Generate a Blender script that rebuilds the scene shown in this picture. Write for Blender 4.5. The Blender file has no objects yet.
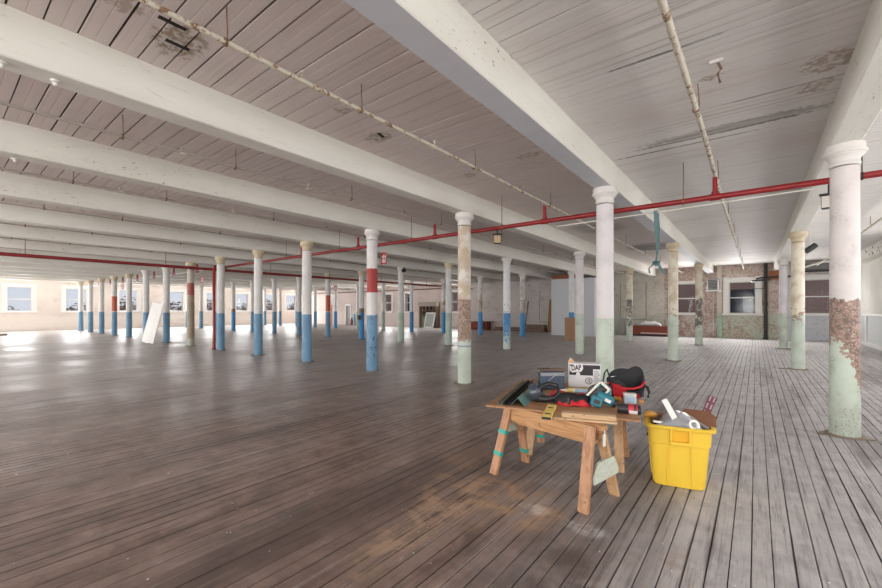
import bpy, bmesh, math, random
from mathutils import Vector, Matrix, noise
random.seed(11)
PI = math.pi
SC = bpy.context.scene
COL = SC.collection

# ------------------------------------------------------------------ camera
FPX, YAW, HY, CAMH = 402.47, math.radians(38.043), 309.64, 1.65
cd = bpy.data.cameras.new('camera'); cam = bpy.data.objects.new('camera', cd); COL.objects.link(cam)
cam.location = (0, 0, CAMH); cam.rotation_euler = (PI/2, 0, YAW)
cd.sensor_width = 36; cd.lens = FPX/882*36; cd.shift_y = (HY-294)/882; cd.clip_end = 300; cd.clip_start = .05
SC.camera = cam
_s, _c = math.sin(YAW), math.cos(YAW)
def at(px, py, z):                      # where a sight line meets the level z
    t = (px-441)/FPX; v = (HY-py)/FPX
    k = (z-CAMH)/v
    return Vector(((-_s+_c*t)*k, (_c+_s*t)*k, z))

# ------------------------------------------------------------------ mesh helpers
class MB:
    def __init__(s): s.bm = bmesh.new(); s.mi = 0
    def _f(s, vs):
        try:
            f = s.bm.faces.new(vs); f.material_index = s.mi; return f
        except ValueError: return None
    def box(s, c, d, R=None):
        c = Vector(c); V = []
        for x in (-.5, .5):
            for y in (-.5, .5):
                for z in (-.5, .5):
                    p = Vector((x*d[0], y*d[1], z*d[2]))
                    if R is not None: p = R @ p
                    V.append(s.bm.verts.new(c+p))
        for q in ((0,1,3,2),(4,6,7,5),(0,4,5,1),(2,3,7,6),(0,2,6,4),(1,5,7,3)): s._f([V[i] for i in q])
        return s
    def span(s, a, b):
        return s.box([(a[i]+b[i])/2 for i in range(3)], [abs(b[i]-a[i]) for i in range(3)])
    def beam(s, p0, p1, w, h, up=(0,0,1)):      # w across, h along "up"
        p0, p1 = Vector(p0), Vector(p1); y = (p1-p0); L = y.length; y.normalize()
        x = y.cross(Vector(up)).normalized(); z = x.cross(y)
        return s.box((p0+p1)/2, (w, L, h), Matrix((x, y, z)).transposed())
    def rings(s, R, cap0=True, cap1=True, closed=True):
        P = [[s.bm.verts.new(Vector(p)) for p in r] for r in R]
        n = len(P[0])
        for a, b in zip(P, P[1:]):
            for i in range(n if closed else n-1):
                s._f((a[i], a[(i+1) % n], b[(i+1) % n], b[i]))
        if cap0: s._f(P[0][::-1])
        if cap1: s._f(P[-1])
        return s
    def lathe(s, prof, seg=20, M=None, cap=True):
        M = M or Matrix()
        R = [[M @ Vector((r*math.cos(2*PI*i/seg), r*math.sin(2*PI*i/seg), z)) for i in range(seg)] for r, z in prof]
        return s.rings(R, cap, cap)
    def tube(s, pts, r, seg=8, rad=None):
        pts = [Vector(p) for p in pts]; R = []
        for i, p in enumerate(pts):
            d = (pts[min(i+1, len(pts)-1)]-pts[max(i-1, 0)]).normalized()
            u = d.cross(Vector((0, 0, 1)))
            if u.length < .05: u = d.cross(Vector((1, 0, 0)))
            u.normalize(); w = u.cross(d); rr = rad[i] if rad else r
            R.append([p+rr*(math.cos(2*PI*k/seg)*u+math.sin(2*PI*k/seg)*w) for k in range(seg)])
        return s.rings(R)
    def prism(s, outline, axis, a, b):          # outline in the two other axes
        def P(q, t): return {0: (t, q[0], q[1]), 1: (q[0], t, q[1]), 2: (q[0], q[1], t)}[axis]
        return s.rings([[P(q, a) for q in outline], [P(q, b) for q in outline]])
    def build(s, name, mat, parent=None, smooth=None, bevel=0, seg=1):
        bmesh.ops.recalc_face_normals(s.bm, faces=s.bm.faces)
        me = bpy.data.meshes.new(name); s.bm.to_mesh(me); s.bm.free()
        for m in (mat if isinstance(mat, (list, tuple)) else [mat]): me.materials.append(m)
        o = bpy.data.objects.new(name, me); COL.objects.link(o)
        if parent is not None: o.parent = parent
        if smooth is not None:
            for p in me.polygons: p.use_smooth = True
            if smooth < 180: me.set_sharp_from_angle(angle=math.radians(smooth))
        if bevel:
            b = o.modifiers.new('bevel', 'BEVEL'); b.width = bevel; b.segments = seg; b.limit_method = 'ANGLE'; b.angle_limit = .6
        return o
def sring(cx, cy, z, a, b, n=24, e=4, ph=0):      # superellipse ring
    out = []
    for i in range(n):
        t = 2*PI*i/n+ph; ct, st = math.cos(t), math.sin(t)
        out.append(Vector((cx+a*math.copysign(abs(ct)**(2/e), ct), cy+b*math.copysign(abs(st)**(2/e), st), z)))
    return out
def tag(o, label=None, cat=None, group=None, kind=None):
    if label: o['label'] = label; o['kind'] = 'thing'
    if cat: o['category'] = cat
    if group: o['group'] = group
    if kind: o['kind'] = kind
    return o
def thing(name, label, cat, loc=(0,0,0), rz=0, group=None):
    o = bpy.data.objects.new(name, None); COL.objects.link(o); o.empty_display_size = .1
    o.location = loc; o.rotation_euler = (0, 0, rz)
    return tag(o, label, cat, group)
def copy_tree(o, parent=None):
    c = o.copy(); COL.objects.link(c)
    if parent is not None: c.parent = parent
    for ch in list(o.children): copy_tree(ch, c)
    return c

# ------------------------------------------------------------------ materials
class G:
    def __init__(s, name):
        s.m = bpy.data.materials.new(name); s.m.use_nodes = True; s.t = s.m.node_tree
        s.b = s.t.nodes['Principled BSDF']; s.out = s.t.nodes['Material Output']; s._co = None
    def n(s, typ, ins=None, **kw):
        nd = s.t.nodes.new('ShaderNode'+typ)
        for k, v in kw.items(): setattr(nd, k, v)
        for k, v in (ins or {}).items(): s.set(nd.inputs[k], v)
        return nd
    def set(s, sock, v):
        if isinstance(v, bpy.types.NodeSocket): s.t.links.new(v, sock)
        elif isinstance(v, (tuple, list)) and sock.type == 'RGBA' and len(v) == 3: sock.default_value = (*v, 1)
        else: sock.default_value = v
    def co(s):
        if s._co is None: s._co = s.n('TexCoord').outputs['Object']
        return s._co
    def xyz(s, v=None):
        o = s.n('SeparateXYZ', {0: v or s.co()}).outputs; return o[0], o[1], o[2]
    def vec(s, x, y, z): return s.n('CombineXYZ', {0: x, 1: y, 2: z}).outputs[0]
    def ma(s, op, a, b=0.0, c=None, clamp=False):
        nd = s.n('Math', {0: a, 1: b}, operation=op, use_clamp=clamp)
        if c is not None: s.set(nd.inputs[2], c)
        return nd.outputs[0]
    def noise(s, scale=5, detail=4, vec=None, rough=.55, dist=0, out=0):
        return s.n('TexNoise', {'Vector': vec or s.co(), 'Scale': scale, 'Detail': detail, 'Roughness': rough, 'Distortion': dist}).outputs[out]
    def scaled(s, v, sc, off=None):
        nd = s.n('Mapping', {'Vector': v, 'Scale': sc})
        if off is not None: s.set(nd.inputs['Location'], off)
        return nd.outputs[0]
    def step(s, v, a, b, lo=0., hi=1.):
        return s.n('MapRange', {0: v, 1: a, 2: b, 3: lo, 4: hi}, interpolation_type='SMOOTHSTEP').outputs[0]
    def mix(s, f, a, b, mode='MIX'):
        nd = s.n('Mix', data_type='RGBA', blend_type=mode, clamp_factor=True)
        s.set(nd.inputs[0], f); s.set(nd.inputs[6], a); s.set(nd.inputs[7], b)
        return nd.outputs[2]
    def rnd(s): return s.n('ObjectInfo').outputs['Random']
    def done(s, col, rough=.5, bump=None, bstr=.2, bdist=.01, metal=0., spec=.5):
        s.set(s.b.inputs['Base Color'], col); s.set(s.b.inputs['Roughness'], rough)
        s.set(s.b.inputs['Metallic'], metal); s.set(s.b.inputs['Specular IOR Level'], spec)
        if bump is not None:
            bn = s.n('Bump', {'Height': bump, 'Strength': bstr, 'Distance': bdist})
            s.t.links.new(bn.outputs[0], s.b.inputs['Normal'])
        return s.m
def plain(name, col, rough=.5, var=.12, scale=9, metal=0., bump=.15, spec=.5, stretch=None):
    g = G(name); v = g.co()
    if stretch: v = g.scaled(v, stretch)
    n1 = g.noise(scale, 5, v)
    c = g.mix(n1, tuple(max(0, x*(1-var)) for x in col), tuple(min(1, x*(1+var)) for x in col))
    return g.done(c, rough, n1, bump, .004, metal, spec)
def wood(name, col, dark, axis=0, rough=.6, knots=True):
    g = G(name); st = [14, 14, 14]; st[axis] = 1.2
    v = g.scaled(g.co(), st, g.vec(g.ma('MULTIPLY', g.rnd(), 37.), g.ma('MULTIPLY', g.rnd(), 11.), 0.))
    n1 = g.noise(2.2, 5, v, dist=.6); n2 = g.noise(9, 3, v)
    c = g.mix(g.step(n1, .38, .68), col, dark)
    c = g.mix(g.ma('MULTIPLY', n2, .25), c, tuple(x*.6 for x in dark))
    n3 = g.noise(3, 3)
    c = g.mix(g.step(n3, .62, .75, 0, .5), c, tuple(x*.5 for x in dark))
    n4 = g.noise(17, 2, None, .5)
    c = g.mix(g.step(n4, .69, .73, 0, .75), c, tuple(x*.25 for x in dark))
    return g.done(c, rough, n1, .15, .003)

WHITE = (.72, .71, .67)
def column_mat(name, lower, z1=1.5, upper=(.74,.72,.69), stain=None, stain_amt=0., band=None, peel=None, peel_col=(.17,.10,.065),
               peel_dir=None, fleck=.5, marks=None, lower2=None, ring=None):
    g = G(name); x, y, z = g.xyz(); r = g.ma('MULTIPLY', g.rnd(), 50.)
    v = g.n('VectorMath', {0: g.co(), 1: g.vec(r, r, r)}, operation='ADD').outputs[0]
    n1 = g.noise(3.2, 6, v); n2 = g.noise(16, 5, v, .6); n3 = g.noise(45, 3, v)
    up = g.mix(g.step(n1, .35, .7), upper, tuple(u*.88 for u in upper))
    if stain:
        up = g.mix(g.ma('MULTIPLY', g.step(n1, .62-.35*stain_amt, .75-.25*stain_amt), min(1, .35+.6*stain_amt)), up, stain)
    zz = g.ma('ADD', z, g.ma('MULTIPLY', g.ma('SUBTRACT', n2, .5), .03))
    low = g.mix(g.step(n1, .35, .68), lower, tuple(u*.82 for u in lower))
    if lower2: low = g.mix(g.step(g.ma('ADD', n2, g.ma('MULTIPLY', z, -.25)), .3, .42), low, lower2)
    c = g.mix(g.step(zz, z1-.008, z1+.008), low, up)
    if band:
        m = g.ma('MULTIPLY', g.step(zz, band[0]-.01, band[0]+.01), g.step(zz, band[1]-.01, band[1]+.01, 1, 0))
        c = g.mix(m, c, g.mix(n2, band[2], tuple(u*.75 for u in band[2])))
    if ring:
        c = g.mix(g.ma('MULTIPLY', g.step(zz, ring-.022, ring-.018), g.step(zz, ring+.018, ring+.022, 1, 0)), c, (.25,.3,.4))
    # flaking: flecks everywhere, peeled areas in a height range
    h = g.ma('ADD', n2, 0.)
    m = g.step(n3, .71-.13*fleck, .74-.13*fleck, 0, .8)
    c = g.mix(g.ma('MULTIPLY', g.ma('MULTIPLY', m, g.step(n1, .45, .6)), g.step(zz, z1-.02, z1+.02, 1., .3)), c, (.28,.22,.17))
    pm = None
    if peel:
        z0, zt, amt = peel
        win = g.ma('MULTIPLY', g.step(zz, z0-.25, z0+.15), g.step(zz, zt-.06, zt+.06, 1, 0))
        pm = g.step(g.ma('ADD', g.ma('ADD', g.ma('MULTIPLY', n2, .6), g.ma('MULTIPLY', n1, .5)), g.ma('MULTIPLY', g.ma('SUBTRACT', win, 1.), .6)), .62-.3*amt, .66-.3*amt)
    if peel_dir:
        sx, sy = peel_dir   # a big torn area, wide at its top and running down to one side
        q = g.ma('ADD', g.ma('MULTIPLY', x, sx), g.ma('MULTIPLY', y, sy))
        e = g.ma('ADD', g.ma('ADD', z, g.ma('MULTIPLY', q, 2.9)), g.ma('MULTIPLY', g.ma('SUBTRACT', n2, .5), .8))
        up_lim = g.ma('ADD', z, g.ma('MULTIPLY', g.ma('SUBTRACT', n2, .5), .35))
        pm = g.ma('MULTIPLY', g.step(e, .80, .84), g.step(up_lim, 1.78, 1.80, 1, 0))
        pm = g.ma('MULTIPLY', pm, g.step(n3, .30, .34))
    if pm is not None:
        pc = g.mix(g.step(n2, .35, .65), peel_col, tuple(min(1, u*2.1) for u in peel_col))
        pc = g.mix(g.step(n3, .55, .62, 0, .6), pc, (.5,.46,.42))
        c = g.mix(pm, c, pc); h = g.ma('SUBTRACT', h, g.ma('MULTIPLY', pm, .8))
    if marks:
        mv = g.scaled(v, (9, 9, 5)); mk = g.noise(1.6, 2, mv, .5, 1.5)
        mm = g.ma('MULTIPLY', g.step(mk, .60, .62), g.ma('MULTIPLY', g.step(z, marks[0]-.05, marks[0]+.05), g.step(z, marks[1]-.05, marks[1]+.05, 1, 0)))
        c = g.mix(mm, c, (.05,.06,.09))
    return g.done(c, .5, h, .35, .006)
GREEN, BLUE, RED = (.52,.59,.50), (.15,.31,.47), (.42,.035,.03)
BLUE2 = (.045,.27,.58)
CM = dict(
 torn   = column_mat('paint_torn', GREEN, upper=(.69,.635,.62), stain=(.52,.40,.28), stain_amt=.12, peel_dir=(_c, _s), peel_col=(.165,.105,.08), fleck=1.1),
 green  = column_mat('paint_green', GREEN, upper=(.68,.645,.655), fleck=1.),
 cream  = column_mat('paint_cream', GREEN, upper=(.72,.66,.54), stain=(.50,.38,.22), stain_amt=.45, peel=(1.3,1.75,.25)),
 yellow = column_mat('paint_yellowed', GREEN, .98, upper=(.68,.64,.58), stain=(.46,.35,.22), stain_amt=.75, peel=(.95,1.9,.80), peel_col=(.17,.11,.075), ring=.84),
 greyg  = column_mat('paint_grey_green', (.42,.53,.45), upper=(.66,.66,.64)),
 blue   = column_mat('paint_blue', BLUE, upper=(.70,.69,.67), fleck=.3),
 blueb  = column_mat('paint_bright_blue', BLUE2, upper=(.72,.73,.75), fleck=.6),
 bluemk = column_mat('paint_blue_marked', BLUE, upper=(.72,.70,.70), band=(2.11,2.75,RED), marks=(.35,1.52)),
 bluemk2= column_mat('paint_bright_blue_marked', BLUE2, upper=(.72,.73,.75), marks=(.6,1.9), lower2=(.55,.6,.55)),
 bluet  = column_mat('paint_blue_tan', BLUE2, upper=(.68,.68,.68), stain=(.42,.33,.22), stain_amt=.5, peel=(1.4,2.3,.45), peel_col=(.24,.19,.13)),
 bluebr = column_mat('paint_blue_brown_band', BLUE2, upper=(.68,.67,.65), band=(1.46,1.72,(.22,.17,.11))),
 bluered= column_mat('paint_blue_red_band', BLUE, upper=(.68,.67,.65), band=(1.55,2.5,(.55,.11,.06))),
 mottle = column_mat('paint_brown_mottled', (.33,.33,.24), upper=(.50,.46,.38), band=(2.3,2.85,(.42,.10,.08)), peel=(.3,2.3,.5), peel_col=(.2,.15,.10), lower2=(.45,.5,.38)),
 blotch = column_mat('paint_dark_blotched', GREEN, 1.3, upper=(.66,.60,.48), stain=(.42,.30,.18), stain_amt=.5, peel=(.7,2.2,.36), peel_col=(.06,.05,.045)),
)
BRICK = ((.30,.115,.075), (.22,.085,.06))
def wall_mat(name, axis, up, low, z1=1.45, bare=.45, brick=BRICK[0], brick2=BRICK[1], scale=1.3, rough=.85):
    g = G(name); x, y, z = g.xyz(); u = x if axis == 0 else y
    uv = g.vec(u, z, 0.)
    bt = g.n('TexBrick', {'Vector': uv, 'Color1': brick, 'Color2': brick2, 'Mortar': (.42,.38,.34), 'Scale': 1., 'Mortar Size': .008, 'Brick Width': .21, 'Row Height': .072})
    n1 = g.noise(scale, 6, uv, .6); n2 = g.noise(7, 4, uv, .6); n3 = g.noise(.5, 3, uv)
    zz = g.ma('ADD', z, g.ma('MULTIPLY', g.ma('SUBTRACT', n2, .5), .12))
    upc = g.mix(g.step(n3, .3, .7), up, tuple(q*.82 for q in up))
    p = g.mix(g.step(zz, z1-.03, z1+.03), low, upc)
    p = g.mix(g.ma('MULTIPLY', bt.outputs['Fac'], .25), p, tuple(q*.7 for q in up))
    m = g.step(g.ma('ADD', g.ma('MULTIPLY', n1, .45), g.ma('MULTIPLY', n2, .55)), .62-.30*bare-.03, .62-.30*bare+.09)
    m = g.ma('MULTIPLY', m, min(1., .35+bare))
    c = g.mix(m, p, bt.outputs['Color'])
    h = g.ma('SUBTRACT', g.ma('MULTIPLY', n2, .5), bt.outputs['Fac'])
    return g.done(c, rough, h, .5, .008)
def beam_mat():
    g = G('beam_paint'); v = g.n('VectorMath', {0: g.co(), 1: g.vec(g.ma('MULTIPLY', g.rnd(), 90.), 0., 0.)}, operation='ADD').outputs[0]
    lv = g.scaled(v, (1, .35, 1)); n1 = g.noise(1.1, 5, lv); n2 = g.noise(22, 4, g.scaled(v, (1, .5, 1.6)), .6)
    c = g.mix(g.step(n1, .35, .7), (.81,.795,.735), (.71,.685,.62))
    chips = g.ma('MULTIPLY', g.step(n2, .655, .675), g.step(n1, .50, .62))
    c = g.mix(chips, c, (.16,.12,.09))
    crack = g.noise(2.5, 4, g.scaled(v, (6, .25, 6)), .5, .5)
    c = g.mix(g.step(g.ma('ABSOLUTE', g.ma('SUBTRACT', crack, .5)), 0., .006, .35, 0), c, (.35,.32,.28))
    return g.done(c, .55, g.ma('SUBTRACT', g.ma('MULTIPLY', n1, .6), chips), .3, .006)
def ceiling_mat():
    g = G('ceiling_boards'); x, y, z = g.xyz()
    tone = g.n('Attribute', attribute_name='tone').outputs['Fac']
    n1 = g.noise(.8, 5, g.scaled(g.co(), (.5, 1, 1))); n2 = g.noise(14, 5, None, .65); n3 = g.noise(3, 4, g.scaled(g.co(), (.3, 6, 1)))
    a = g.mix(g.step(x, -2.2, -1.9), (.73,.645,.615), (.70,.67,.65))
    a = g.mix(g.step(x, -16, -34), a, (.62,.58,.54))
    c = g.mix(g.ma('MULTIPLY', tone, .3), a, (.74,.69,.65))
    c = g.mix(g.step(n1, .5, .72, 0, .55), c, (.60,.52,.485))
    c = g.mix(g.step(n3, .58, .72, 0, .4), c, (.72,.68,.64))
    n7 = g.noise(1., 6, g.scaled(g.co(), (.22, 24, 1)), .62); n9 = g.noise(.7, 3)
    c = g.mix(g.ma('MULTIPLY', g.step(n7, .52, .68), g.ma('MULTIPLY', g.step(n9, .35, .6, .25, .75), g.step(x, -2.4, -1.9, .3, .8))), c, (.36,.31,.28))
    h = g.ma('ADD', g.ma('MULTIPLY', n3, .5), g.ma('MULTIPLY', n2, .25))
    def patch(px, py, r, amt=1., sx=1., sy=1.):
        dx = g.ma('MULTIPLY', g.ma('SUBTRACT', x, px), 1/sx); dy = g.ma('MULTIPLY', g.ma('SUBTRACT', y, py), 1/sy)
        d = g.ma('SQRT', g.ma('ADD', g.ma('MULTIPLY', dx, dx), g.ma('MULTIPLY', dy, dy)))
        d = g.ma('ADD', d, g.ma('MULTIPLY', g.ma('SUBTRACT', n2, .5), r*1.3))
        return g.step(d, r*.55, r, amt, 0)
    # flaking paint with bare stained wood behind
    for (px, py, r, a_, sx, sy) in ((-4.35,1.5,.30,.9,1.2,.8), (-4.15,1.02,.2,.6,1,1), (-4.45,4.15,.22,.8,1.2,.8), (.62,5.75,.28,.8,1,1), (.55,6.3,.2,.7,1,1),
                                    (-4.2,3.3,.12,.6,1,1), (-3.0,6.2,.2,.6,1.4,.6), (-4.3,6.4,.15,.7,1,1), (-.4,5.35,.1,.8,1.4,.8)):
        m = patch(px, py, r, a_, sx, sy)
        rag = g.mix(g.step(n2, .42, .60), (.30,.22,.15), (.66,.62,.58))
        c = g.mix(m, c, rag); h = g.ma('SUBTRACT', h, g.ma('MULTIPLY', g.ma('MULTIPLY', m, g.step(n2, .42, .6, 1, 0)), .6))
    # water stains: dark streaks along the boards and one black damp patch
    for (px, py, r, a_, sx, sy) in ((-.55,7.075,.16,.97,8,.30), (-.95,7.31,.15,.97,9,.24), (-.3,6.96,.3,.6,4.5,.6), (.2,6.16,.14,.7,6,.25), (-.7,4.55,.1,.7,7,.25), (-3.3,18.3,1.25,.97,.9,1.1), (-3.9,13,.9,.5,1,1.5)):
        c = g.mix(g.ma('MULTIPLY', patch(px, py, r, a_, sx, sy), g.step(n3, .35, .6, .35, 1.)), c, (.075,.05,.032))
    return g.done(c, .6, h, .45, .008)
def floor_mat():
    g = G('floor_boards'); x, y, z = g.xyz()
    tone = g.n('Attribute', attribute_name='tone').outputs['Fac']
    bt = g.n('TexBrick', {'Vector': g.vec(y, g.ma('ADD', x, 44.6), 0.), 'Color1': (.0,.0,.0), 'Color2': (1,1,1), 'Mortar': (.5,.5,.5), 'Scale': 1., 'Mortar Size': .0, 'Brick Width': 3.4, 'Row Height': .112})
    bt.offset = .37
    n1 = g.noise(.55, 5, None, .6); n2 = g.noise(3.5, 6, None, .65, .4); n3 = g.noise(9, 5, g.scaled(g.co(), (5, .6, 1)), .6); n4 = g.noise(60, 3, None, .7)
    w = g.ma('ADD', g.ma('ADD', x, g.ma('MULTIPLY', y, .52)), g.ma('MULTIPLY', g.ma('SUBTRACT', n1, .5), 3.2))
    grey = g.mix(g.step(n2, .3, .7), (.29,.275,.28), (.45,.43,.425))
    brown = g.mix(g.step(n2, .32, .66), (.080,.046,.034), (.225,.150,.122))
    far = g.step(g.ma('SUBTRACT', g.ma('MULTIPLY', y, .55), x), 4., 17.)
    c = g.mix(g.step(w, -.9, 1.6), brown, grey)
    c = g.mix(g.ma('MULTIPLY', far, .8), c, (.52,.50,.485))  # distant floor made paler: its reflective sheen is put into the colour
    c = g.mix(g.ma('MULTIPLY', g.ma('ADD', bt.outputs['Color'], tone), .20), c, g.mix(g.step(w, -.9, 1.6), (.36,.28,.245), (.54,.50,.49)))
    n5 = g.noise(1., 6, g.scaled(g.co(), (34, 1.3, 1)), .68); n6 = g.noise(1., 5, g.scaled(g.co(), (9, .5, 1)), .6)
    c = g.mix(g.step(n5, .50, .72, 0, .62), c, (.055,.040,.036))
    c = g.mix(g.step(n5, .46, .28, 0, .30), c, g.mix(g.step(w, -.9, 1.6), (.36,.28,.25), (.60,.57,.56)))
    c = g.mix(g.step(n6, .54, .70, 0, .5), c, (.085,.058,.05))
    c = g.mix(g.step(n3, .55, .75, 0, .4), c, (.04,.03,.026))
    c = g.mix(g.step(n2, .62, .74, 0, .35), c, (.46,.42,.40))
    n8 = g.noise(1., 4, g.scaled(g.co(), (.9, .11, 1)), .55)
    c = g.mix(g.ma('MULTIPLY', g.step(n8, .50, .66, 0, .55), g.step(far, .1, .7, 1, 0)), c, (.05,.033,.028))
    # dirt packed along the joints, of uneven width
    fr = g.ma('ABSOLUTE', g.ma('SUBTRACT', g.ma('FRACT', g.ma('MULTIPLY', g.ma('ADD', x, 44.6), 1/.112)), .5))
    jn = g.noise(1., 4, g.scaled(g.co(), (8.93, .45, 1)), .6)
    jw = g.step(jn, .36, .66, .487, .43)
    c = g.mix(g.ma('MULTIPLY', g.step(g.ma('SUBTRACT', fr, jw), -.012, .022), .78), c, (.030,.021,.018))
    c = g.mix(g.ma('MULTIPLY', g.ma('MULTIPLY', g.step(fr, .36, .41), g.step(fr, .47, .44)), g.step(jn, .5, .36, 0, .35)), c, (.48,.43,.40))
    # bare sanded wood around the sawhorses, a few rust and dust spots
    def patch(px, py, r, sx, sy, rot):
        dx = g.ma('SUBTRACT', x, px); dy = g.ma('SUBTRACT', y, py); ca, sa = math.cos(rot), math.sin(rot)
        a = g.ma('MULTIPLY', g.ma('ADD', g.ma('MULTIPLY', dx, ca), g.ma('MULTIPLY', dy, sa)), 1/sx)
        b = g.ma('MULTIPLY', g.ma('ADD', g.ma('MULTIPLY', dx, -sa), g.ma('MULTIPLY', dy, ca)), 1/sy)
        d = g.ma('SQRT', g.ma('ADD', g.ma('MULTIPLY', a, a), g.ma('MULTIPLY', b, b)))
        return g.step(g.ma('ADD', d, g.ma('MULTIPLY', g.ma('SUBTRACT', n2, .5), 1.6*r)), r*.35, r)
    for (px, py, r, sx, sy, rot, col, amt) in ((-1.85,3.05,.8,1.,.7,.3,(.40,.26,.17),.95), (-2.0,2.3,.6,.5,1.3,0,(.38,.26,.18),.9), (-2.6,3.8,.5,1,1,0,(.30,.19,.13),.6),
                                               (-1.5,3.1,.18,1.,.7,0,(.6,.57,.54),.7), (-1.0,3.05,.2,1,.6,0,(.52,.5,.5),.6), (-.4,3.0,.3,.4,1,0,(.33,.22,.15),.35), (-.9,2.4,.5,.5,1,0,(.07,.045,.04),.6)):
        c = g.mix(g.ma('MULTIPLY', g.ma('MULTIPLY', g.ma('SUBTRACT', 1., patch(px, py, r, sx, sy, rot)), amt), g.step(g.ma('ADD', g.ma('MULTIPLY', n2, .6), g.ma('MULTIPLY', n5, .4)), .56, .44)), c, col)
    c = g.mix(g.step(n4, .70, .74, 0, .45), c, (.6,.57,.54))
    rg = g.ma('ADD', g.step(n1, .3, .7, .26, .42), g.ma('MULTIPLY', n3, .2))
    rg = g.ma('ADD', rg, g.step(w, -.5, 1.5, 0, .22))
    h = g.ma('ADD', g.ma('ADD', g.ma('MULTIPLY', n3, .5), g.ma('MULTIPLY', n5, .6)), g.ma('MULTIPLY', n2, .4))
    return g.done(c, rg, h, .35, .004)
def bark_leaf(name, a, b):
    g = G(name); n1 = g.noise(3, 5); return g.done(g.mix(g.step(n1, .35, .65), a, b), .7, n1, .6, .1)

M = {}
M['beam'] = beam_mat(); M['soffit'] = plain('grey_soffit_paint', (.60,.61,.65), .55, .10, 4); M['ceil'] = ceiling_mat(); M['floor'] = floor_mat()
M['dirt'] = plain('groove_dirt', (.022,.017,.014), .9)
M['groove'] = plain('ceiling_groove', (.07,.055,.045), .9)
M['trim'] = plain('white_trim', (.80,.79,.77), .45, .05)
M['cap_w'] = plain('capital_white', (.69,.66,.63), .55, .12, 6)
M['cap_y'] = plain('capital_yellowed', (.60,.51,.36), .6, .25, 9)
M['plate'] = plain('base_plate_wood', (.23,.19,.145), .8, .3, 7)
M['redpipe'] = plain('red_pipe_paint', (.27,.014,.017), .35, .22, 5)
M['darkred'] = plain('dark_red_pipe_paint', (.24,.018,.02), .4, .25, 5)
g = G('white_pipe_rusty'); n1 = g.noise(7, 5); n2 = g.noise(26, 4)
M['wpipe'] = g.done(g.mix(g.step(g.ma('ADD', g.ma('MULTIPLY', n1, .6), g.ma('MULTIPLY', n2, .4)), .52, .58), (.62,.57,.47), (.24,.13,.07)), .55, n2, .3, .003)
M['gpipe'] = plain('dull_grey_pipe', (.40,.36,.32), .6, .25, 8)
M['rust'] = plain('rusty_iron', (.20,.115,.07), .75, .35, 12)
M['conduit'] = plain('painted_conduit', (.66,.64,.58), .5, .1)
M['black'] = plain('black_plastic', (.018,.018,.02), .4, .2)
M['darkmetal'] = plain('dark_metal', (.045,.042,.04), .5, .3, metal=.5)
M['steel'] = plain('galvanised_steel', (.42,.43,.44), .38, .12, 20, metal=.8)
M['tan'] = plain('tan_lens', (.50,.37,.21), .35, .2, 14)
M['teal_strap'] = plain('teal_webbing', (.11,.205,.215), .7, .25, 30)
M['teal_tape'] = plain('teal_tape', (.02,.36,.29), .45, .12)
M['pine'] = wood('pine_board', (.56,.31,.14), (.38,.18,.07))
M['pine_x'] = wood('pine_leg', (.52,.285,.16), (.36,.175,.085), 2)
M['pale'] = wood('pale_lumber', (.62,.43,.26), (.50,.31,.16))
M['pale_z'] = wood('pale_leg', (.58,.37,.20), (.46,.26,.12), 2)
M['ply'] = wood('plywood_face', (.47,.25,.125), (.30,.15,.075))
M['gusset'] = wood('greenish_gusset', (.60,.64,.55), (.50,.54,.45), 0)
M['yellow'] = plain('yellow_polythene', (.84,.56,.055), .38, .06, 5, bump=.05)
M['yelpaint'] = plain('yellow_level_paint', (.80,.60,.16), .4, .1)
M['red'] = plain('red_nylon', (.52,.012,.02), .6, .2, 40)
M['blackcloth'] = plain('black_nylon', (.014,.014,.017), .75, .3, 40)
M['tealtool'] = plain('teal_tool_casing', (.02,.17,.22), .35, .15)
M['alu'] = plain('cast_aluminium', (.40,.38,.34), .4, .15, 20, metal=.6)
M['cardwhite'] = plain('white_carton', (.74,.74,.76), .6, .05)
M['ink'] = plain('black_ink', (.03,.028,.032), .6, .15)
M['greyink'] = plain('grey_ink', (.36,.36,.40), .6, .1)
M['card'] = plain('brown_cardboard', (.36,.215,.125), .8, .12, 5)
M['brownboard'] = plain('brown_fibreboard', (.235,.105,.055), .75, .25, 10)
M['whitepl'] = plain('white_plastic', (.78,.77,.74), .4, .06)
M['label_blue'] = plain('pale_blue_label', (.38,.52,.64), .5, .25, 25)
M['label_white'] = plain('white_label', (.75,.72,.72), .5, .05)
M['amber'] = plain('amber_plastic', (.60,.29,.04), .35, .2)
M['olive'] = plain('olive_coated_steel', (.21,.21,.16), .5, .2, 14)
M['greenmetal'] = plain('dark_green_coated_steel', (.105,.20,.18), .45, .15, 14)
M['casepl'] = plain('smoky_case_plastic', (.05,.06,.085), .25, .3, 9)
M['maroon'] = plain('maroon_metal', (.115,.018,.04), .45, .25, 20)
M['booth'] = plain('booth_panel', (.66,.68,.71), .6, .03, 2)
M['rustboard'] = plain('rust_brown_board', (.30,.105,.04), .7, .3, 5)
M['redbrown'] = plain('red_brown_crate', (.24,.055,.03), .7, .2, 5)
M['debris'] = wood('old_timber', (.23,.15,.10), (.12,.08,.055))
M['sign'] = plain('sign_red', (.50,.05,.045), .5, .08)
M['signwhite'] = plain('sign_white', (.76,.68,.66), .5, .05)
M['bulb'] = plain('porcelain', (.72,.70,.65), .3, .05)
M['bagplastic'] = None
g = G('translucent_sheet'); n1 = g.noise(9, 4); g.set(g.b.inputs['Base Color'], (.50,.52,.56, 1)); g.set(g.b.inputs['Roughness'], .25)
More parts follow.
